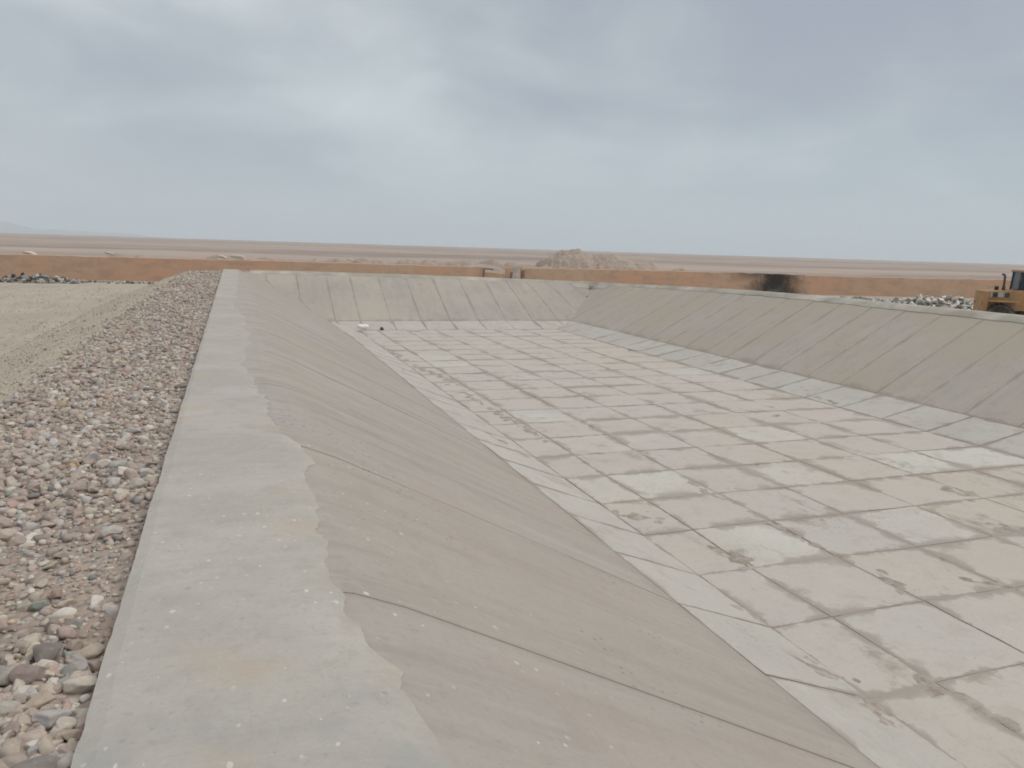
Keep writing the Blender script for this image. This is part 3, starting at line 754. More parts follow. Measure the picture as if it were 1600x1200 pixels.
# ------------------------------------------------------------------ boundary wall
def wall_mat():
    k = NM('mud_plaster', 0.93, 0.15); x = k.xyz()
    c = k.mix(k.rng(k.noise(0.09, 4, 0.6), 0.38, 0.62), (0.60, 0.37, 0.25), (0.56, 0.385, 0.268))
    c = k.mix(k.rng(k.noise(1.0, 6, 0.7, k.map(k.pos(), scale=(0.6, 0.6, 1.4))), 0.44, 0.66, 0, 0.75), c, (0.44, 0.31, 0.23)); c = k.mix(k.rng(k.noise(0.45, 5, 0.65, k.map(k.pos(), loc=(9, 3, 1))), 0.54, 0.68, 0, 0.55), c, (0.60, 0.44, 0.33))
    # rain streaks and splash line
    c = k.mix(k.rng(k.noise(1.0, 4, 0.6, k.map(k.pos(), scale=(1.6, 1.6, 0.15))), 0.52, 0.7, 0, 0.35), c, (0.46, 0.335, 0.25))
    # soot of an old fire on one stretch
    px = k.math('SUBTRACT', x[0], SOOT[0]); nn = k.math('MULTIPLY', k.math('SUBTRACT', k.noise(1.3, 6, 0.75), 0.5), 3.4)
    zz = k.math('ADD', x[2], -GZ)
    half = k.math('MULTIPLY_ADD', zz, -0.28, 2.5)
    m = k.rng(k.math('SUBTRACT', k.math('ADD', k.math('ABSOLUTE', px), nn), half), -1.7, 1.3, 0.96, 0)
    m2 = k.math('MULTIPLY', k.rng(k.math('ADD', k.math('ABSOLUTE', k.math('ADD', px, 0.9)), nn), 1.6, 4.6, 1, 0), k.rng(zz, 0.7, 1.9, 0, 0.6))
    m = k.math('MAXIMUM', m, m2)
    c = k.mix(m, c, (0.035, 0.032, 0.031))
    ash = k.math('MULTIPLY', k.rng(zz, 0.15, 0.95, 1, 0), k.rng(k.noise(1.1, 4), 0.4, 0.6))
    c = k.mix(k.math('MULTIPLY', k.math('MULTIPLY', ash, m), 0.5), c, (0.22, 0.2, 0.18))
    k.col(c); k.bump(k.noise(5, 5, 0.7), 0.5, 0.05); return k.m
WA, WB = np.array([-12.0, 66.2]), np.array([59.0, 56.6])
WD = (WB-WA)/np.linalg.norm(WB-WA); WNRM = np.array([-WD[1], WD[0]])
def wall_hit(px, py=430):
    r = ray(px, py)[:2]; A = np.array([[r[0], -WD[0]], [r[1], -WD[1]]]); t, s = np.linalg.solve(A, WA); return WA+WD*s, s
SOOT = wall_hit(1211)[0]
M_wall = wall_mat()
M_wallcap = simple('wall_capping', (0.40, 0.30, 0.22), 0.95, 0.2, 1.5)
gap_a, gap_b = wall_hit(799)[1], wall_hit(813)[1]
notch_a, notch_b = wall_hit(754)[1], wall_hit(790)[1]
wall = empty('boundary_wall', (*WA, GZ)); tag(wall, 'long low brown plastered boundary wall behind the basin', 'wall')
def wall_section(s0, s1, h0, h1):
    n = 8; V = []; F = []; th = 0.16
    for i in range(n+1):
        s = lerp(s0, s1, i/n); p = WA+WD*s - WA; hh = lerp(h0, h1, i/n)+0.07*nz(s, 0, 2, 0.9)+0.05*nz(s, 0, 4, 2.3)
        wb = 0.03*nz(s, 3, 1, 0.25)
        for side, z in ((-1, -0.3), (-1, hh*0.5), (-1, hh-0.03), (-0.6, hh), (0.6, hh), (1, hh-0.03), (1, -0.3)):
            q = p + WNRM*(side*th + wb); V.append((q[0], q[1], z))
    for i in range(n):
        for j in range(6):
            a = i*7+j; F.append((a, a+7, a+8, a+1))
    F.append(tuple(range(7))); F.append(tuple(n*7+j for j in range(6, -1, -1)))
    bm = bmesh.new(); bv = [bm.verts.new(v) for v in V]
    for f in F: bm.faces.new([bv[i] for i in f])
    bmesh.ops.recalc_face_normals(bm, faces=bm.faces)
    return bm_obj('wall_section', bm, M_wall, wall)
WH = 1.80
cuts = [-78+6*i for i in range(40)]
cuts = [c for c in cuts if not (notch_a-3 < c < gap_b+3)]
def wh(s): return WH + 0.10*nz(s, 0, 6, 0.05) + 0.05*nz(s, 0, 9, 0.17)
segs = []
prev = None
allc = sorted(cuts+[notch_a, notch_b, gap_a, gap_b])
for a, b in zip(allc[:-1], allc[1:]):
    mid = (a+b)/2
    if gap_a < mid < gap_b: continue
    hh = wh
    if notch_a < mid < notch_b: wall_section(a+0.001, b-0.001, wh(a)*0.78, wh(b)*0.72); continue
    wall_section(a+0.001, b-0.001, wh(a), wh(b))
M_darkwood = simple('weathered_wood', (0.21, 0.16, 0.13), 0.9, 0.3, 8)
def box_bm(bm, c, sz, rz=0.0, rx=0.0, bev=0.0):
    r = bmesh.ops.create_cube(bm, size=1.0); vs_ = r['verts']
    mat = Matrix.Translation(c) @ Matrix.Rotation(rz, 4, 'Z') @ Matrix.Rotation(rx, 4, 'Y') @ Matrix.Diagonal((*sz, 1))
    bmesh.ops.transform(bm, matrix=mat, verts=vs_)
    if bev: bmesh.ops.bevel(bm, geom=list({e for v in vs_ for e in v.link_edges}), offset=bev, segments=2, affect='EDGES', profile=0.6)
    return vs_
# gate posts and bent frame at the breach
def post(px, D, h, wd, label, arm=0.0):
    p, s = wall_hit(px); p = p - WNRM*0.45
    e = empty('gate_post', (p[0], p[1], GZ)); tag(e, label, 'post', 'posts at the breach in the wall')
    bm = bmesh.new(); box_bm(bm, (0, 0, h/2-0.15), (wd, wd, h+0.3), 0.1, 0.03, 0.02); bm_obj('upright', bm, M_darkwood, e)
    if arm:
        bm = bmesh.new(); box_bm(bm, (arm/2, 0, h-0.06), (abs(arm), 0.10, 0.12), math.atan2(WD[1], WD[0]), 0.05, 0.02); bm_obj('crossbar', bm, M_darkwood, e)
post(754, 0, 1.66, 0.13, 'dark upright with a short crossbar at the wall breach', 0.85)
post(797, 0, 1.40, 0.16, 'short dark stub standing at the left side of the wall gap')
post(815, 0, 1.55, 0.22, 'thick dark stub standing at the right side of the wall gap')

# ------------------------------------------------------------------ heaps beyond the wall
def heap_mat(name, a, b, c):
    k = NM(name, 0.95, 0.1)
    f = k.mix(k.rng(k.noise(0.5, 5, 0.65), 0.35, 0.65), a, b); f = k.mix(k.rng(k.noise(2.4, 5, 0.7), 0.52, 0.7, 0, 0.7), f, c)
    k.col(f); k.bump(k.noise(3, 5, 0.7), 0.9, 0.15); return k.m
M_heap = heap_mat('spoil_earth', (0.385, 0.305, 0.252), (0.46, 0.375, 0.315), (0.28, 0.22, 0.18))
def heap(name, c, rx, ry, rz, peaks, label, cat, group=None, seed=0, n=40):
    """earth heap: sum of lumps on a patch, edge sunk into the ground"""
    V = []; F = []
    for j in range(n+1):
        for i in range(n+1):
            u, v = i/n*2-1, j/n*2-1
            z = 0
            for (pu, pv, pr, ph) in peaks:
                q = math.hypot((u-pu)/pr, (v-pv)/(pr*1.15))
                z = max(z, ph*(max(0, 1-q*q)**1.3 if q < 1 else 0))
            x, y = u*rx, v*ry
            e = 1-max(abs(u), abs(v))
            rgh = 0.30*fbm(x+seed*13, y, seed, 0.6, 5) + 0.16*fbm(x, y+seed*5, seed+3, 1.9, 3)
            z = z + rgh*min(1, z/0.3+0.15)
            z = z*min(1, e*6) - 0.25*(1-min(1, e*5)) - 0.08
            V.append((x, y, z))
    for j in range(n):
        for i in range(n):
            a = j*(n+1)+i; F.append((a, a+1, a+n+2, a+n+1))
    me = bpy.data.meshes.new(name); me.from_pydata(V, [], F); me.materials.append(M_heap); me.update()
    o = link(bpy.data.objects.new(name, me)); o.location = (*c, GZ); o.rotation_euler = (0, 0, rz)
    return tag(o, label, cat, group)
YAW = math.atan2(ray(800, 388)[0], ray(800, 388)[1])
def gpos(px, D): 
    q = at_dist(px, 395, D); return (q[0], q[1])
heap('earth_mound', gpos(938, 88), 9.4, 6.0, -YAW, [(-0.34, 0, 0.62, 3.5), (-0.30, -.1, 0.30, 3.65), (0.14, 0, 0.62, 3.0), (0.40, 0.1, 0.55, 2.75), (-0.02, 0, 0.5, 3.0), (0.70, 0, 0.3, 1.6)],
     'tall earth mound rising above the wall near the middle of the horizon', 'earth mound', None, 2, 64)
hs = [(575, 84, 2.2, 1.9, 'low'), (612, 82, 1.8, 1.5, 'low'), (652, 80, 2.6, 2.0, 'wide'), (690, 82, 2.0, 1.9, 'low'), (735, 80, 3.2, 2.0, 'wide'), (782, 82, 2.6, 2.1, 'wide'), (530, 86, 2.0, 1.8, 'low'), (500, 83, 1.6, 1.5, 'low'), (1075, 84, 2.4, 1.75, 'low'), (200, 88, 2.8, 1.62, 'low'), (430, 88, 3.0, 1.6, 'low'), (60, 80, 4.0, 1.72, 'wide'), (370, 84, 3.4, 1.75, 'wide'), (835, 80, 2.4, 1.9, 'wide')]
order_lab = {500: 'leftmost of the close row of spoil heaps behind the wall', 530: 'second spoil heap from the left in the close row behind the wall', 575: 'third spoil heap from the left in the close row behind the wall',
             612: 'small spoil heap left of the middle in the row behind the wall', 652: 'wide spoil heap in the middle of the row behind the wall', 690: 'rounded spoil heap left of the bent post behind the wall',
             735: 'wide spoil heap right behind the bent post at the breach', 782: 'spoil heap just left of the wall gap', 835: 'spoil heap between the wall gap and the tall mound',
             1075: 'small lone spoil heap right of the tall mound', 200: 'low spoil heap behind the wall above the dark rubble', 430: 'low spoil heap behind the wall above the corner of the basin',
             60: 'wide pale spoil heap behind the wall at the far left', 370: 'pale spoil heap behind the wall above the end of the gravel strip'}
for k, (px, D, r, h, w) in enumerate(hs):
    heap('spoil_heap', gpos(px, D), r*1.7, r, -YAW, [(-0.2, 0, 0.75, h), (0.25, 0.1, 0.7, h*0.9)], order_lab[px], 'spoil heap', 'spoil heaps behind the wall', k+3, 22)
M_white = simple('pale_debris', (0.62, 0.58, 0.53), 0.85, 0.15, 3, dirt=(0.4, 0.35, 0.3))

LITTER = [(48, 79, .5, 'pale scrap of sheeting on the heap above the dark debris'), (170, 84, .35, 'small pale lump on the low heap behind the wall'), (348, 81, .45, 'pale lump left of the coping end behind the wall'), (375, 80, .6, 'long pale scrap behind the wall above the coping end'), (548, 82, .3, 'tiny pale scrap among the spoil heaps')]

# hills on the horizon
def hill_range(px0, px1, D, hmax, seed, name='hills'):
    n = 60; V = []; F = []
    for i in range(n+1):
        t = i/n; px = lerp(px0, px1, t); q = at_dist(px, 370, D); q2 = at_dist(px, 370, D+900); q0 = at_dist(px, 370, D-900)
        e = math.sin(math.pi*t)**0.7
        h = max(0, e*hmax*(0.62+0.55*fbm(t*5, seed, 0, 1.0, 5)))
        V += [(q0[0], q0[1], GZ-6), (lerp(q0[0], q[0], .6), lerp(q0[1], q[1], .6), h*0.45+GZ-3), (q[0], q[1], h+GZ), (q2[0], q2[1], GZ-6)]
    for i in range(n):
        for j in range(3):
            a = i*4+j; F.append((a, a+4, a+5, a+1))
    return tag(mesh_obj(name, V, F, M_hill, None, True), kind='structure')
M_hill = heap_mat('hill_rock', (0.23, 0.215, 0.205), (0.26, 0.24, 0.225), (0.20, 0.185, 0.175))
hill_range(-420, 150, 13400, 260, 1); hill_range(20, 260, 13800, 80, 4); hill_range(-900, -100, 13600, 330, 6)

# ------------------------------------------------------------------ rubble and debris in front of the wall
M_chunk = attr_stone('rubble', 'shade', 'OBJECT')
def chunk_meshes(n, seed, mat):
    out = []; sh, f = stone_shapes(n, 3, 7, 0.34, seed, 0.03)
    for s in sh:
        me = bpy.data.meshes.new('rubble_chunk'); me.from_pydata([tuple(v) for v in s], [], [tuple(map(int, q)) for q in f]); me.update(); me.materials.append(mat); out.append(me)
    return out
CH = chunk_meshes(10, 31, M_chunk)
def rubble(c, L, W, H, n_ind, n_mass, cols, ang, labels, group, masslabel, seed, smin=.12, smax=.42):
    r = np.random.default_rng(seed); d = np.array([math.cos(ang), math.sin(ang)]); p = np.array([-d[1], d[0]])
    def hgt(u, v): return H*max(0, 1-abs(u)**1.6)*max(0, 1-v*v)*(0.72+0.4*nz(u*2.5, v*2, seed))
    pos, ax, col = [], [], []
    for i in range(n_mass):
        u, v = r.uniform(-1, 1), r.uniform(-1, 1); q = np.array(c)+d*u*L/2+p*v*W/2; s = r.uniform(smin*.5, smax*.6)
        pos.append((q[0], q[1], ground_z(*q)+hgt(u, v)*r.uniform(0.3, 0.95)+s*.2)); ax.append((s*1.3, s, s*.6)); col.append(np.array(cols[r.integers(len(cols))])*r.uniform(.8, 1.15))
    tag(stone_mass('rubble', np.array(pos), np.array(ax), rand_rot(n_mass, r, .7), np.array(col), SH0, F0, M_gravel), masslabel, 'rubble', kind='stuff')
    for i in range(n_ind):
        u, v = r.uniform(-.95, .95), r.uniform(-1, -.05); q = np.array(c)+d*u*L/2+p*v*W/2; s = r.uniform(smin, smax)
        k = r.integers(len(cols))
        o = link(bpy.data.objects.new('rubble_chunk', CH[i % len(CH)])); o.scale = (s*1.4, s*r.uniform(.7, 1), s*r.uniform(.3, .7))
        o.location = (q[0], q[1], ground_z(*q)+hgt(u, v)+s*.12); o.rotation_euler = (r.normal(0, .5), r.normal(0, .5), r.uniform(0, 6.3))
        o['shade'] = tuple(float(x) for x in np.array(cols[k])*r.uniform(.85, 1.12))
        tag(o, labels[k], 'rubble', group+' '+str(k+1) if False else group+(', pale' if k < 2 else ', dark'))
wd = math.atan2(WD[1], WD[0])
perp = -YAW
white_cols = [(.82, .79, .73), (.72, .68, .61), (.27, .25, .22), (.52, .45, .37)]
lab_w = ['pale chunk of broken concrete in the rubble pile beside the loader']*2+['dark or tan chunk of broken concrete in the rubble pile beside the loader']*2
q = at_dist(1462, 480, 58); rubble((q[0], q[1]), 8.6, 3.8, 1.45, 130, 1100, white_cols, -math.radians(40), lab_w, 'concrete chunks beside the loader', 'heap of broken pale concrete and rubble beside the loader', 5, .08, .28)
pale2 = [(.72, .69, .63), (.60, .57, .52), (.40, .37, .33), (.27, .25, .22)]
lab_s = ['pale lump strewn on the ground before the wall beyond the far right crest']*2+['brownish lump strewn on the ground before the wall beyond the far right crest']*2
q = at_dist(1360, 470, 66); rubble((q[0], q[1]), 20, 8, 0.5, 80, 1800, pale2, -math.radians(32), lab_s, 'lumps strewn before the right part of the wall', 'pale rubble strewn along the foot of the wall on the right', 8, .10, .28)
q = at_dist(1211, 461, 70); rubble((q[0], q[1]), 4.4, 1.6, 0.35, 10, 90, [(.20, .18, .16), (.16, .15, .14), (.06, .055, .05), (.04, .04, .04)], wd, ['greyish lump of ash at the foot of the soot stain']*2+['black charred lump at the foot of the soot stain']*2, 'lumps below the soot stain', 'burnt ash and lumps under the soot stain on the wall', 12, .10, .25)
darkc = [(.50, .475, .44), (.30, .285, .26), (.17, .165, .155), (.125, .12, .118)]
lab_d = ['whitish lump in the dark debris heap at the far left wall']*2+['blackish lump in the dark debris heap at the far left wall']*2
q = at_dist(57, 436, 63.5); rubble((q[0], q[1]), 6.0, 2.4, 0.7, 46, 300, darkc, wd+.05, lab_d, 'lumps of the dark debris heap', 'dark debris heap at the foot of the wall on the far left', 15, .08, .24)
q = at_dist(190, 440, 63); rubble((q[0], q[1]), 9, 2.0, 0.12, 14, 120, [(.58, .55, .50), (.44, .42, .38), (.22, .21, .20), (.15, .14, .14)], wd, ['pale scrap on the ground at the wall foot between debris heap and gravel']*2+['dark scrap on the ground at the wall foot between debris heap and gravel']*2, 'scraps along the wall foot', 'scattered scraps along the foot of the wall on the left', 18, .08, .2)
for px, D, sz, lab in LITTER:
    x_, y_ = gpos(px, D); o = link(bpy.data.objects.new('litter', CH[int(px) % len(CH)])); o.scale = (sz*1.6, sz*.7, sz*.35); o.location = (x_, y_, GZ+1.70); o.rotation_euler = (0, .12, -YAW); o['shade'] = (.62, .54, .47)
    tag(o, lab, 'litter', 'pale scraps behind the wall')
# soil washed along the joints of the basin floor
def silt():
    V = []; F = []; r = random.Random(3)
    lines = [((935, 803), (1062, 812), .34), ((1120, 850), (1182, 888), .26), ((1240, 1038), (1342, 1087), .34), ((1345, 1092), (1425, 1165), .30), ((1362, 890), (1425, 927), .20), ((1468, 758), (1525, 787), .24),
             ((1540, 818), (1610, 836), .30), ((640, 568), (722, 602), .24), ((700, 600), (802, 660), .20), ((800, 658), (862, 692), .18), ((905, 655), (952, 681), .14), ((1062, 745), (1132, 785), .13), ((1200, 815), (1312, 872), .15),
             ((1428, 1050), (1475, 1095), .18), ((1250, 615), (1330, 640), .16), ((585, 535), (640, 565), .26), ((1000, 778), (1100, 776), .10), ((1090, 560), (1150, 578), .14), ((760, 690), (830, 728), .2), ((1500, 905), (1600, 918), .12), ((1480, 1075), (1600, 1150), .14), ((1150, 950), (1215, 985), .16)]
    for k, (a, b, w) in enumerate(lines):
        A = at_z(*a, FZ)[:2]; B = at_z(*b, FZ)[:2]; L = np.linalg.norm(B-A); d = (B-A)/L; p = np.array([-d[1], d[0]])
        nu, nv = max(24, int(L/0.035)), 22; base = len(V); grid = {}
        for j in range(nv+1):
            for i in range(nu+1):
                u, v = i/nu*2-1, j/nv*2-1
                q = A+d*(u*.5+.5)*L + p*(v*w*.75+0.08*nz(u*L, k, 3, 1.3))
                h = 0.016*(1-abs(u)**3)*(1-abs(v)) + 0.022*fbm(q[0], q[1], k*.7, 5.0, 5) - 0.012
                if abs(u) > .999 or abs(v) > .999: h = min(h, -0.004)
                x_, y_ = q; lx = max(0.0, XC[0]-x_); rx_ = max(0.0, x_-XC[-1]); fz = FZ + lx*0.37 + rx_*0.2 + 0.004
                grid[i, j] = (len(V), h); V.append((x_, y_, fz+max(h, -0.006)))
        for j in range(nv):
            for i in range(nu):
                c4 = [grid[i, j], grid[i+1, j], grid[i+1, j+1], grid[i, j+1]]
                if max(c[1] for c in c4) > -0.003: F.append(tuple(c[0] for c in c4))
    k = NM('washed_silt', 0.95, 0.1); k.col(k.mix(k.rng(k.noise(6, 5, 0.7), 0.35, 0.65), (0.315, 0.265, 0.22), (0.45, 0.395, 0.345))); k.bump(k.noise(40, 4, 0.7), 0.6, 0.015)
    tag(mesh_obj('silt', V, F, k.m, None, True), 'brown silt washed along the joints of the basin floor', 'silt', kind='stuff')
silt()
# bits on the basin floor
def sack():
    p = at_z(567, 509, -2.2); bm = bmesh.new(); bmesh.ops.create_icosphere(bm, subdivisions=3, radius=1)
    for v in bm.verts:
        c = v.co; f = 1+0.12*nz(c.x*2, c.y*2, c.z*2); v.co = Vector((math.copysign(abs(c.x)**.6, c.x)*.27*f, math.copysign(abs(c.y)**.7, c.y)*.2*f, math.copysign(abs(c.z)**.7, c.z)*.10*f))
    o = bm_obj('sack', bm, simple('white_plastic_sack', (.78, .77, .74), .6, .08, 5), None, True)
    z = -2.05; o.location = (p[0]*.97, p[1]*.97, -2.12); o.rotation_euler = (0.0, 0, .1)
    tag(o, 'small white sack lying in the far left corner of the basin', 'sack')
sack()
o = link(bpy.data.objects.new('rock', hq[3])); o.scale = (.11, .10, .09); p = at_z(597, 516, FZ); o.location = (p[0], p[1], FZ+.08); o['shade'] = (.13, .12, .11)
tag(o, 'small dark rock on the floor by the far apron', 'rock')

# ------------------------------------------------------------------ wheel loader
def loader():
    q = at_dist(1529, 470, 47.0); base = np.array([q[0], q[1]])
    fwd = np.array([math.cos(math.radians(-38)), math.sin(math.radians(-38))])
    e = empty('wheel_loader', (base[0], base[1], GZ), math.atan2(fwd[1], fwd[0])); tag(e, 'ochre wheel loader with dark cab windows behind the right crest', 'loader')
    Y_ = simple('loader_paint', (0.44, 0.255, 0.12), 0.7, 0.16, 2.5, dirt=(0.30, 0.21, 0.14)); Dk = simple('loader_dark_steel', (0.05, 0.045, 0.04), 0.7, 0.3, 6, dirt=(.16, .125, .095))
    Gl = NM('cab_glass', 0.25, 0.25); Gl.col((0.03, 0.045, 0.07)); Gl = Gl.m
    Gy = simple('louvre_grey', (0.42, 0.40, 0.37), 0.6, 0.12, 5); Ty = simple('tyre_rubber', (0.055, 0.05, 0.046), 0.9, 0.2, 5, dirt=(0.2, 0.165, 0.13)); Rst = simple('exhaust_rust', (0.13, 0.085, 0.06), 0.8, 0.3, 8)
    def prism(name, prof, y0, y1, mat, parent, bev=0.03):
        bm = bmesh.new(); a = [bm.verts.new((x, y0, z)) for x, z in prof]; b = [bm.verts.new((x, y1, z)) for x, z in prof]; n = len(prof)
        bm.faces.new(a); bm.faces.new(b[::-1])
        for i in range(n): bm.faces.new((a[i], b[i], b[(i+1) % n], a[(i+1) % n]))
        bmesh.ops.recalc_face_normals(bm, faces=bm.faces)
        if bev: bmesh.ops.bevel(bm, geom=list(bm.edges), offset=bev, segments=2, affect='EDGES', profile=.6)
        return bm_obj(name, bm, mat, parent)
    def box(name, c, s, mat, parent, rz=0, rx=0, bev=0.02):
        bm = bmesh.new(); box_bm(bm, c, s, rz, rx, bev); return bm_obj(name, bm, mat, parent)
    def tube(name, pts, r, mat, parent, n=10):
        bm = bmesh.new(); rings = []
        pts = [Vector(p) for p in pts]
        for i, p in enumerate(pts):
            t = (pts[min(i+1, len(pts)-1)]-pts[max(i-1, 0)]).normalized(); a = t.orthogonal().normalized(); b = t.cross(a)
            if i: 
                pa = rings[-1][1]; a = (pa - t*pa.dot(t)).normalized(); b = t.cross(a)
            rings.append(([bm.verts.new(p+a*math.cos(2*math.pi*k/n)*r+b*math.sin(2*math.pi*k/n)*r) for k in range(n)], a))
        for (r0, _), (r1, _) in zip(rings[:-1], rings[1:]):
            for k in range(n): bm.faces.new((r0[k], r0[(k+1) % n], r1[(k+1) % n], r1[k]))
        bm.faces.new(rings[0][0][::-1]); bm.faces.new(rings[-1][0]); bmesh.ops.recalc_face_normals(bm, faces=bm.faces)
        return bm_obj(name, bm, mat, parent, True)
    # rear: counterweight, hood with louvres, chassis
    prism('counterweight', [(0.0, 0.62), (0.0, 1.55), (0.03, 1.96), (0.22, 1.98), (0.22, 0.95), (0.18, 0.62)], -1.0, 1.0, Y_, e, .04)
    hood = prism('hood', [(0.222, 1.0), (0.222, 1.98), (1.62, 2.05), (1.62, 1.0)], -0.8, 0.8, Y_, e, .05)
    for sy in (-1, 1):
        box('louvre_panel', (0.66, sy*0.81, 1.80), (0.78, 0.05, 0.26), Gy, hood, bev=.01)
        for k in range(2): box('vent', (0.52+0.52*k, sy*0.84, 1.80), (0.22, 0.03, 0.24), Dk, hood, bev=.01)
        box('tail_light', (-0.01, sy*0.75, 1.35), (0.04, 0.22, 0.12), simple('tail_lens', (.35, .05, .03), .3, .1), e)
        box('mudguard', (0.85, sy*0.98, 1.47), (1.25, 0.40, 0.06), Y_, e, bev=.02)
    prism('rear_frame', [(0.3, 0.62), (0.3, 1.0), (2.6, 1.0), (2.6, 0.62)], -0.45, 0.45, Dk, e)
    # wheels
    def lathe(name, prof, mat, parent, c, n=28):
        bm = bmesh.new(); rr = []
        for (r, y) in prof: rr.append([bm.verts.new((c[0]+r*math.cos(2*math.pi*k/n), c[1]+y, c[2]+r*math.sin(2*math.pi*k/n))) for k in range(n)])
        for a, b in zip(rr[:-1], rr[1:]):
            for k in range(n): bm.faces.new((a[k], a[(k+1) % n], b[(k+1) % n], b[k]))
        bm.faces.new(rr[0]); bm.faces.new(rr[-1][::-1]); bmesh.ops.recalc_face_normals(bm, faces=bm.faces)
        return bm_obj(name, bm, mat, parent)
    RW = 0.68
    for wx in (0.78, 3.5):
        for sy in (-1, 1):
            w = empty('wheel', (wx, sy*0.92, RW)); w.parent = e
            lathe('tyre', [(.36, -.22), (.52, -.25), (.63, -.23), (.66, -.15), (.66, .15), (.63, .23), (.52, .25), (.36, .22)], Ty, w, (0, 0, 0))
            bm = bmesh.new()
            for k in range(18):
                a = 2*math.pi*k/18
                for s in (-1, 1):
                    r_ = bmesh.ops.create_cube(bm, size=1); bmesh.ops.transform(bm, matrix=Matrix.Rotation(-a-(.09*s), 4, 'Y') @ Matrix.Translation((.665, s*.115, 0)) @ Matrix.Rotation(s*.5, 4, 'X') @ Matrix.Diagonal((.05, .23, .075, 1)), verts=r_['verts'])
            bm_obj('tread', bm, Ty, w)
            lathe('rim', [(.10, sy*.26), (.16, sy*.20), (.33, sy*.12), (.37, sy*.235), (.37, -sy*.2), (.10, -sy*.2)], Y_, w, (0, 0, 0))
    # exhaust, air filter, cab
    tube('exhaust', [(0.98, -.28, 2.0), (0.98, -.28, 2.35), (0.98, -.28, 2.72), (0.95, -.28, 2.80), (0.84, -.28, 2.83)], .055, Rst, e)
    tube('muffler', [(0.98, -.28, 2.03), (0.98, -.28, 2.22)], .085, Rst, e)
    tube('air_filter', [(0.80, .25, 2.0), (0.80, .25, 2.2)], .10, Dk, e)
    cab = prism('cab', [(1.86, 1.02), (1.86, 2.06), (3.35, 2.06), (3.35, 1.3), (3.1, 1.02)], -.78, .78, Y_, e, .03)
    pil = [(1.78, 2.06, 1.92, 2.96), (3.33, 2.06, 3.12, 2.96), (2.62, 2.06, 2.58, 2.96)]
    for sy in (-1, 1):
        for (xa, za, xb, zb) in pil: tube('pillar', [(xa if xa > 1.8 else 1.88, sy*.74, za), (xb, sy*.68, zb)], .045, Dk, cab, 6)
        for (xa, xb, ta, tb) in ((1.90, 2.58, 1.95, 2.55), (2.66, 3.28, 2.61, 3.08)):
            bm = bmesh.new(); o_ = [bm.verts.new(v) for v in ((xa, sy*.745, 2.08), (xb, sy*.745, 2.08), (tb, sy*.685, 2.95), (ta, sy*.685, 2.95))]; i_ = [bm.verts.new((v.co.x, v.co.y-sy*.012, v.co.z)) for v in o_]
            bm.faces.new(o_); bm.faces.new(i_[::-1]); [bm.faces.new((o_[k], i_[k], i_[(k+1) % 4], o_[(k+1) % 4])) for k in range(4)]
            bmesh.ops.recalc_face_normals(bm, faces=bm.faces); bm_obj('window', bm, Gl, cab)
    for xa, xb in ((1.885, 1.93), (3.31, 3.10)):
        bm = bmesh.new(); o_ = [bm.verts.new(v) for v in ((xa, -.70, 2.08), (xa, .70, 2.08), (xb, .64, 2.95), (xb, -.64, 2.95))]; i_ = [bm.verts.new((v.co.x+.012, v.co.y, v.co.z)) for v in o_]
        bm.faces.new(o_); bm.faces.new(i_[::-1]); [bm.faces.new((o_[k], i_[k], i_[(k+1) % 4], o_[(k+1) % 4])) for k in range(4)]
        bmesh.ops.recalc_face_normals(bm, faces=bm.faces); bm_obj('window', bm, Gl, cab)
    box('roof', (2.52, 0, 3.01), (1.42, 1.56, .11), Y_, cab, bev=.04)
    cab.location.x = -0.33
    for k in range(3): box('step', (2.5, -.92, .55+.22*k), (.42, .22, .04), Dk, e)
    tube('handrail', [(2.05, -.86, 1.1), (2.05, -.90, 1.9), (1.92, -.86, 2.0)], .02, Dk, e, 6)
    # front frame, arms, bucket
    prism('front_frame', [(2.62, .55), (2.62, 1.15), (3.6, 1.5), (4.2, 1.1), (4.2, .55)], -.4, .4, Y_, e)
    for sy in (-1, 1):
        prism('lift_arm', [(3.3, 1.35), (3.45, 1.62), (4.6, 1.05), (5.15, .42), (5.0, .28), (4.4, .82)], sy*.52-.06, sy*.52+.06, Y_, e, .02)
        tube('cylinder', [(3.2, sy*.42, .8), (4.5, sy*.5, .92)], .06, Dk, e, 8)
    bm = bmesh.new(); prof = [(5.1, .95), (5.0, .5), (5.12, .14), (5.45, .04), (6.05, .03), (6.05, .07), (5.5, .10), (5.2, .22), (5.1, .52), (5.18, .93)]
    a = [bm.verts.new((x, -1.1, z)) for x, z in prof]; b = [bm.verts.new((x, 1.1, z)) for x, z in prof]; n = len(prof)
    bm.faces.new(a); bm.faces.new(b[::-1]); [bm.faces.new((a[i], b[i], b[(i+1) % n], a[(i+1) % n])) for i in range(n)]
    for sy in (-1.1, 1.1):
        pl = [bm.verts.new((x, sy, z)) for x, z in ((5.12, .92), (5.02, .5), (5.15, .14), (6.0, .05), (5.5, .7))]; p2 = [bm.verts.new((v.co.x, v.co.y-math.copysign(.03, sy), v.co.z)) for v in pl]
        bm.faces.new(pl); bm.faces.new(p2[::-1]); [bm.faces.new((pl[k], p2[k], p2[(k+1) % 5], pl[(k+1) % 5])) for k in range(5)]
    bmesh.ops.recalc_face_normals(bm, faces=bm.faces); bk = bm_obj('bucket', bm, Dk, e)
    for k in range(7): box('tooth', (6.1, -1.02+.34*k, .05), (.16, .08, .04), Dk, bk, bev=.01)
loader()

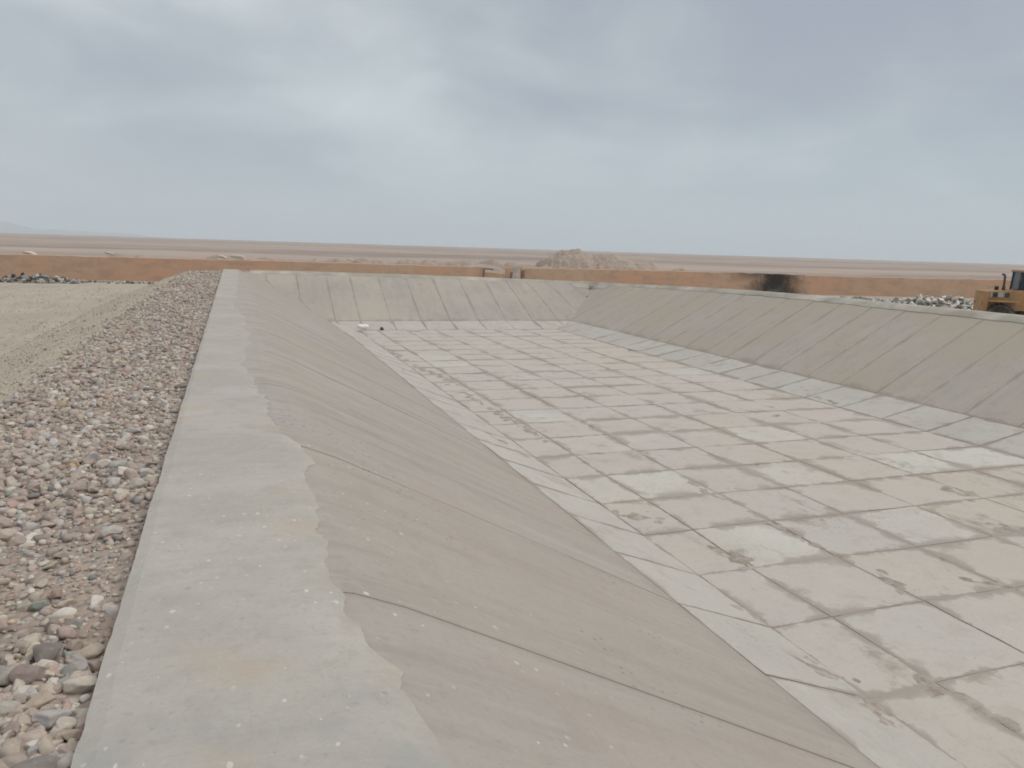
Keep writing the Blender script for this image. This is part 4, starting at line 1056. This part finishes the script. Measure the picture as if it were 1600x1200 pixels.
# ------------------------------------------------------------------ the air
def haze():
    bm = bmesh.new(); bmesh.ops.create_cube(bm, size=1.0)
    o = bm_obj('haze', bm); o.scale = (30400, 30400, 640); o.location = (0, 0, 640/2-14); tag(o, 'pale desert haze over the whole plain', 'haze', kind='stuff')
    m = bpy.data.materials.new('haze'); m.use_nodes = True; nt = m.node_tree; nt.nodes.clear()
    out = nt.nodes.new('ShaderNodeOutputMaterial'); v = nt.nodes.new('ShaderNodeVolumePrincipled')
    v.inputs['Color'].default_value = (0.85, 0.945, 1.0, 1); v.inputs['Density'].default_value = 1.3e-4; v.inputs['Anisotropy'].default_value = 0.0
    nt.links.new(v.outputs[0], out.inputs['Volume']); o.data.materials.append(m)
haze()
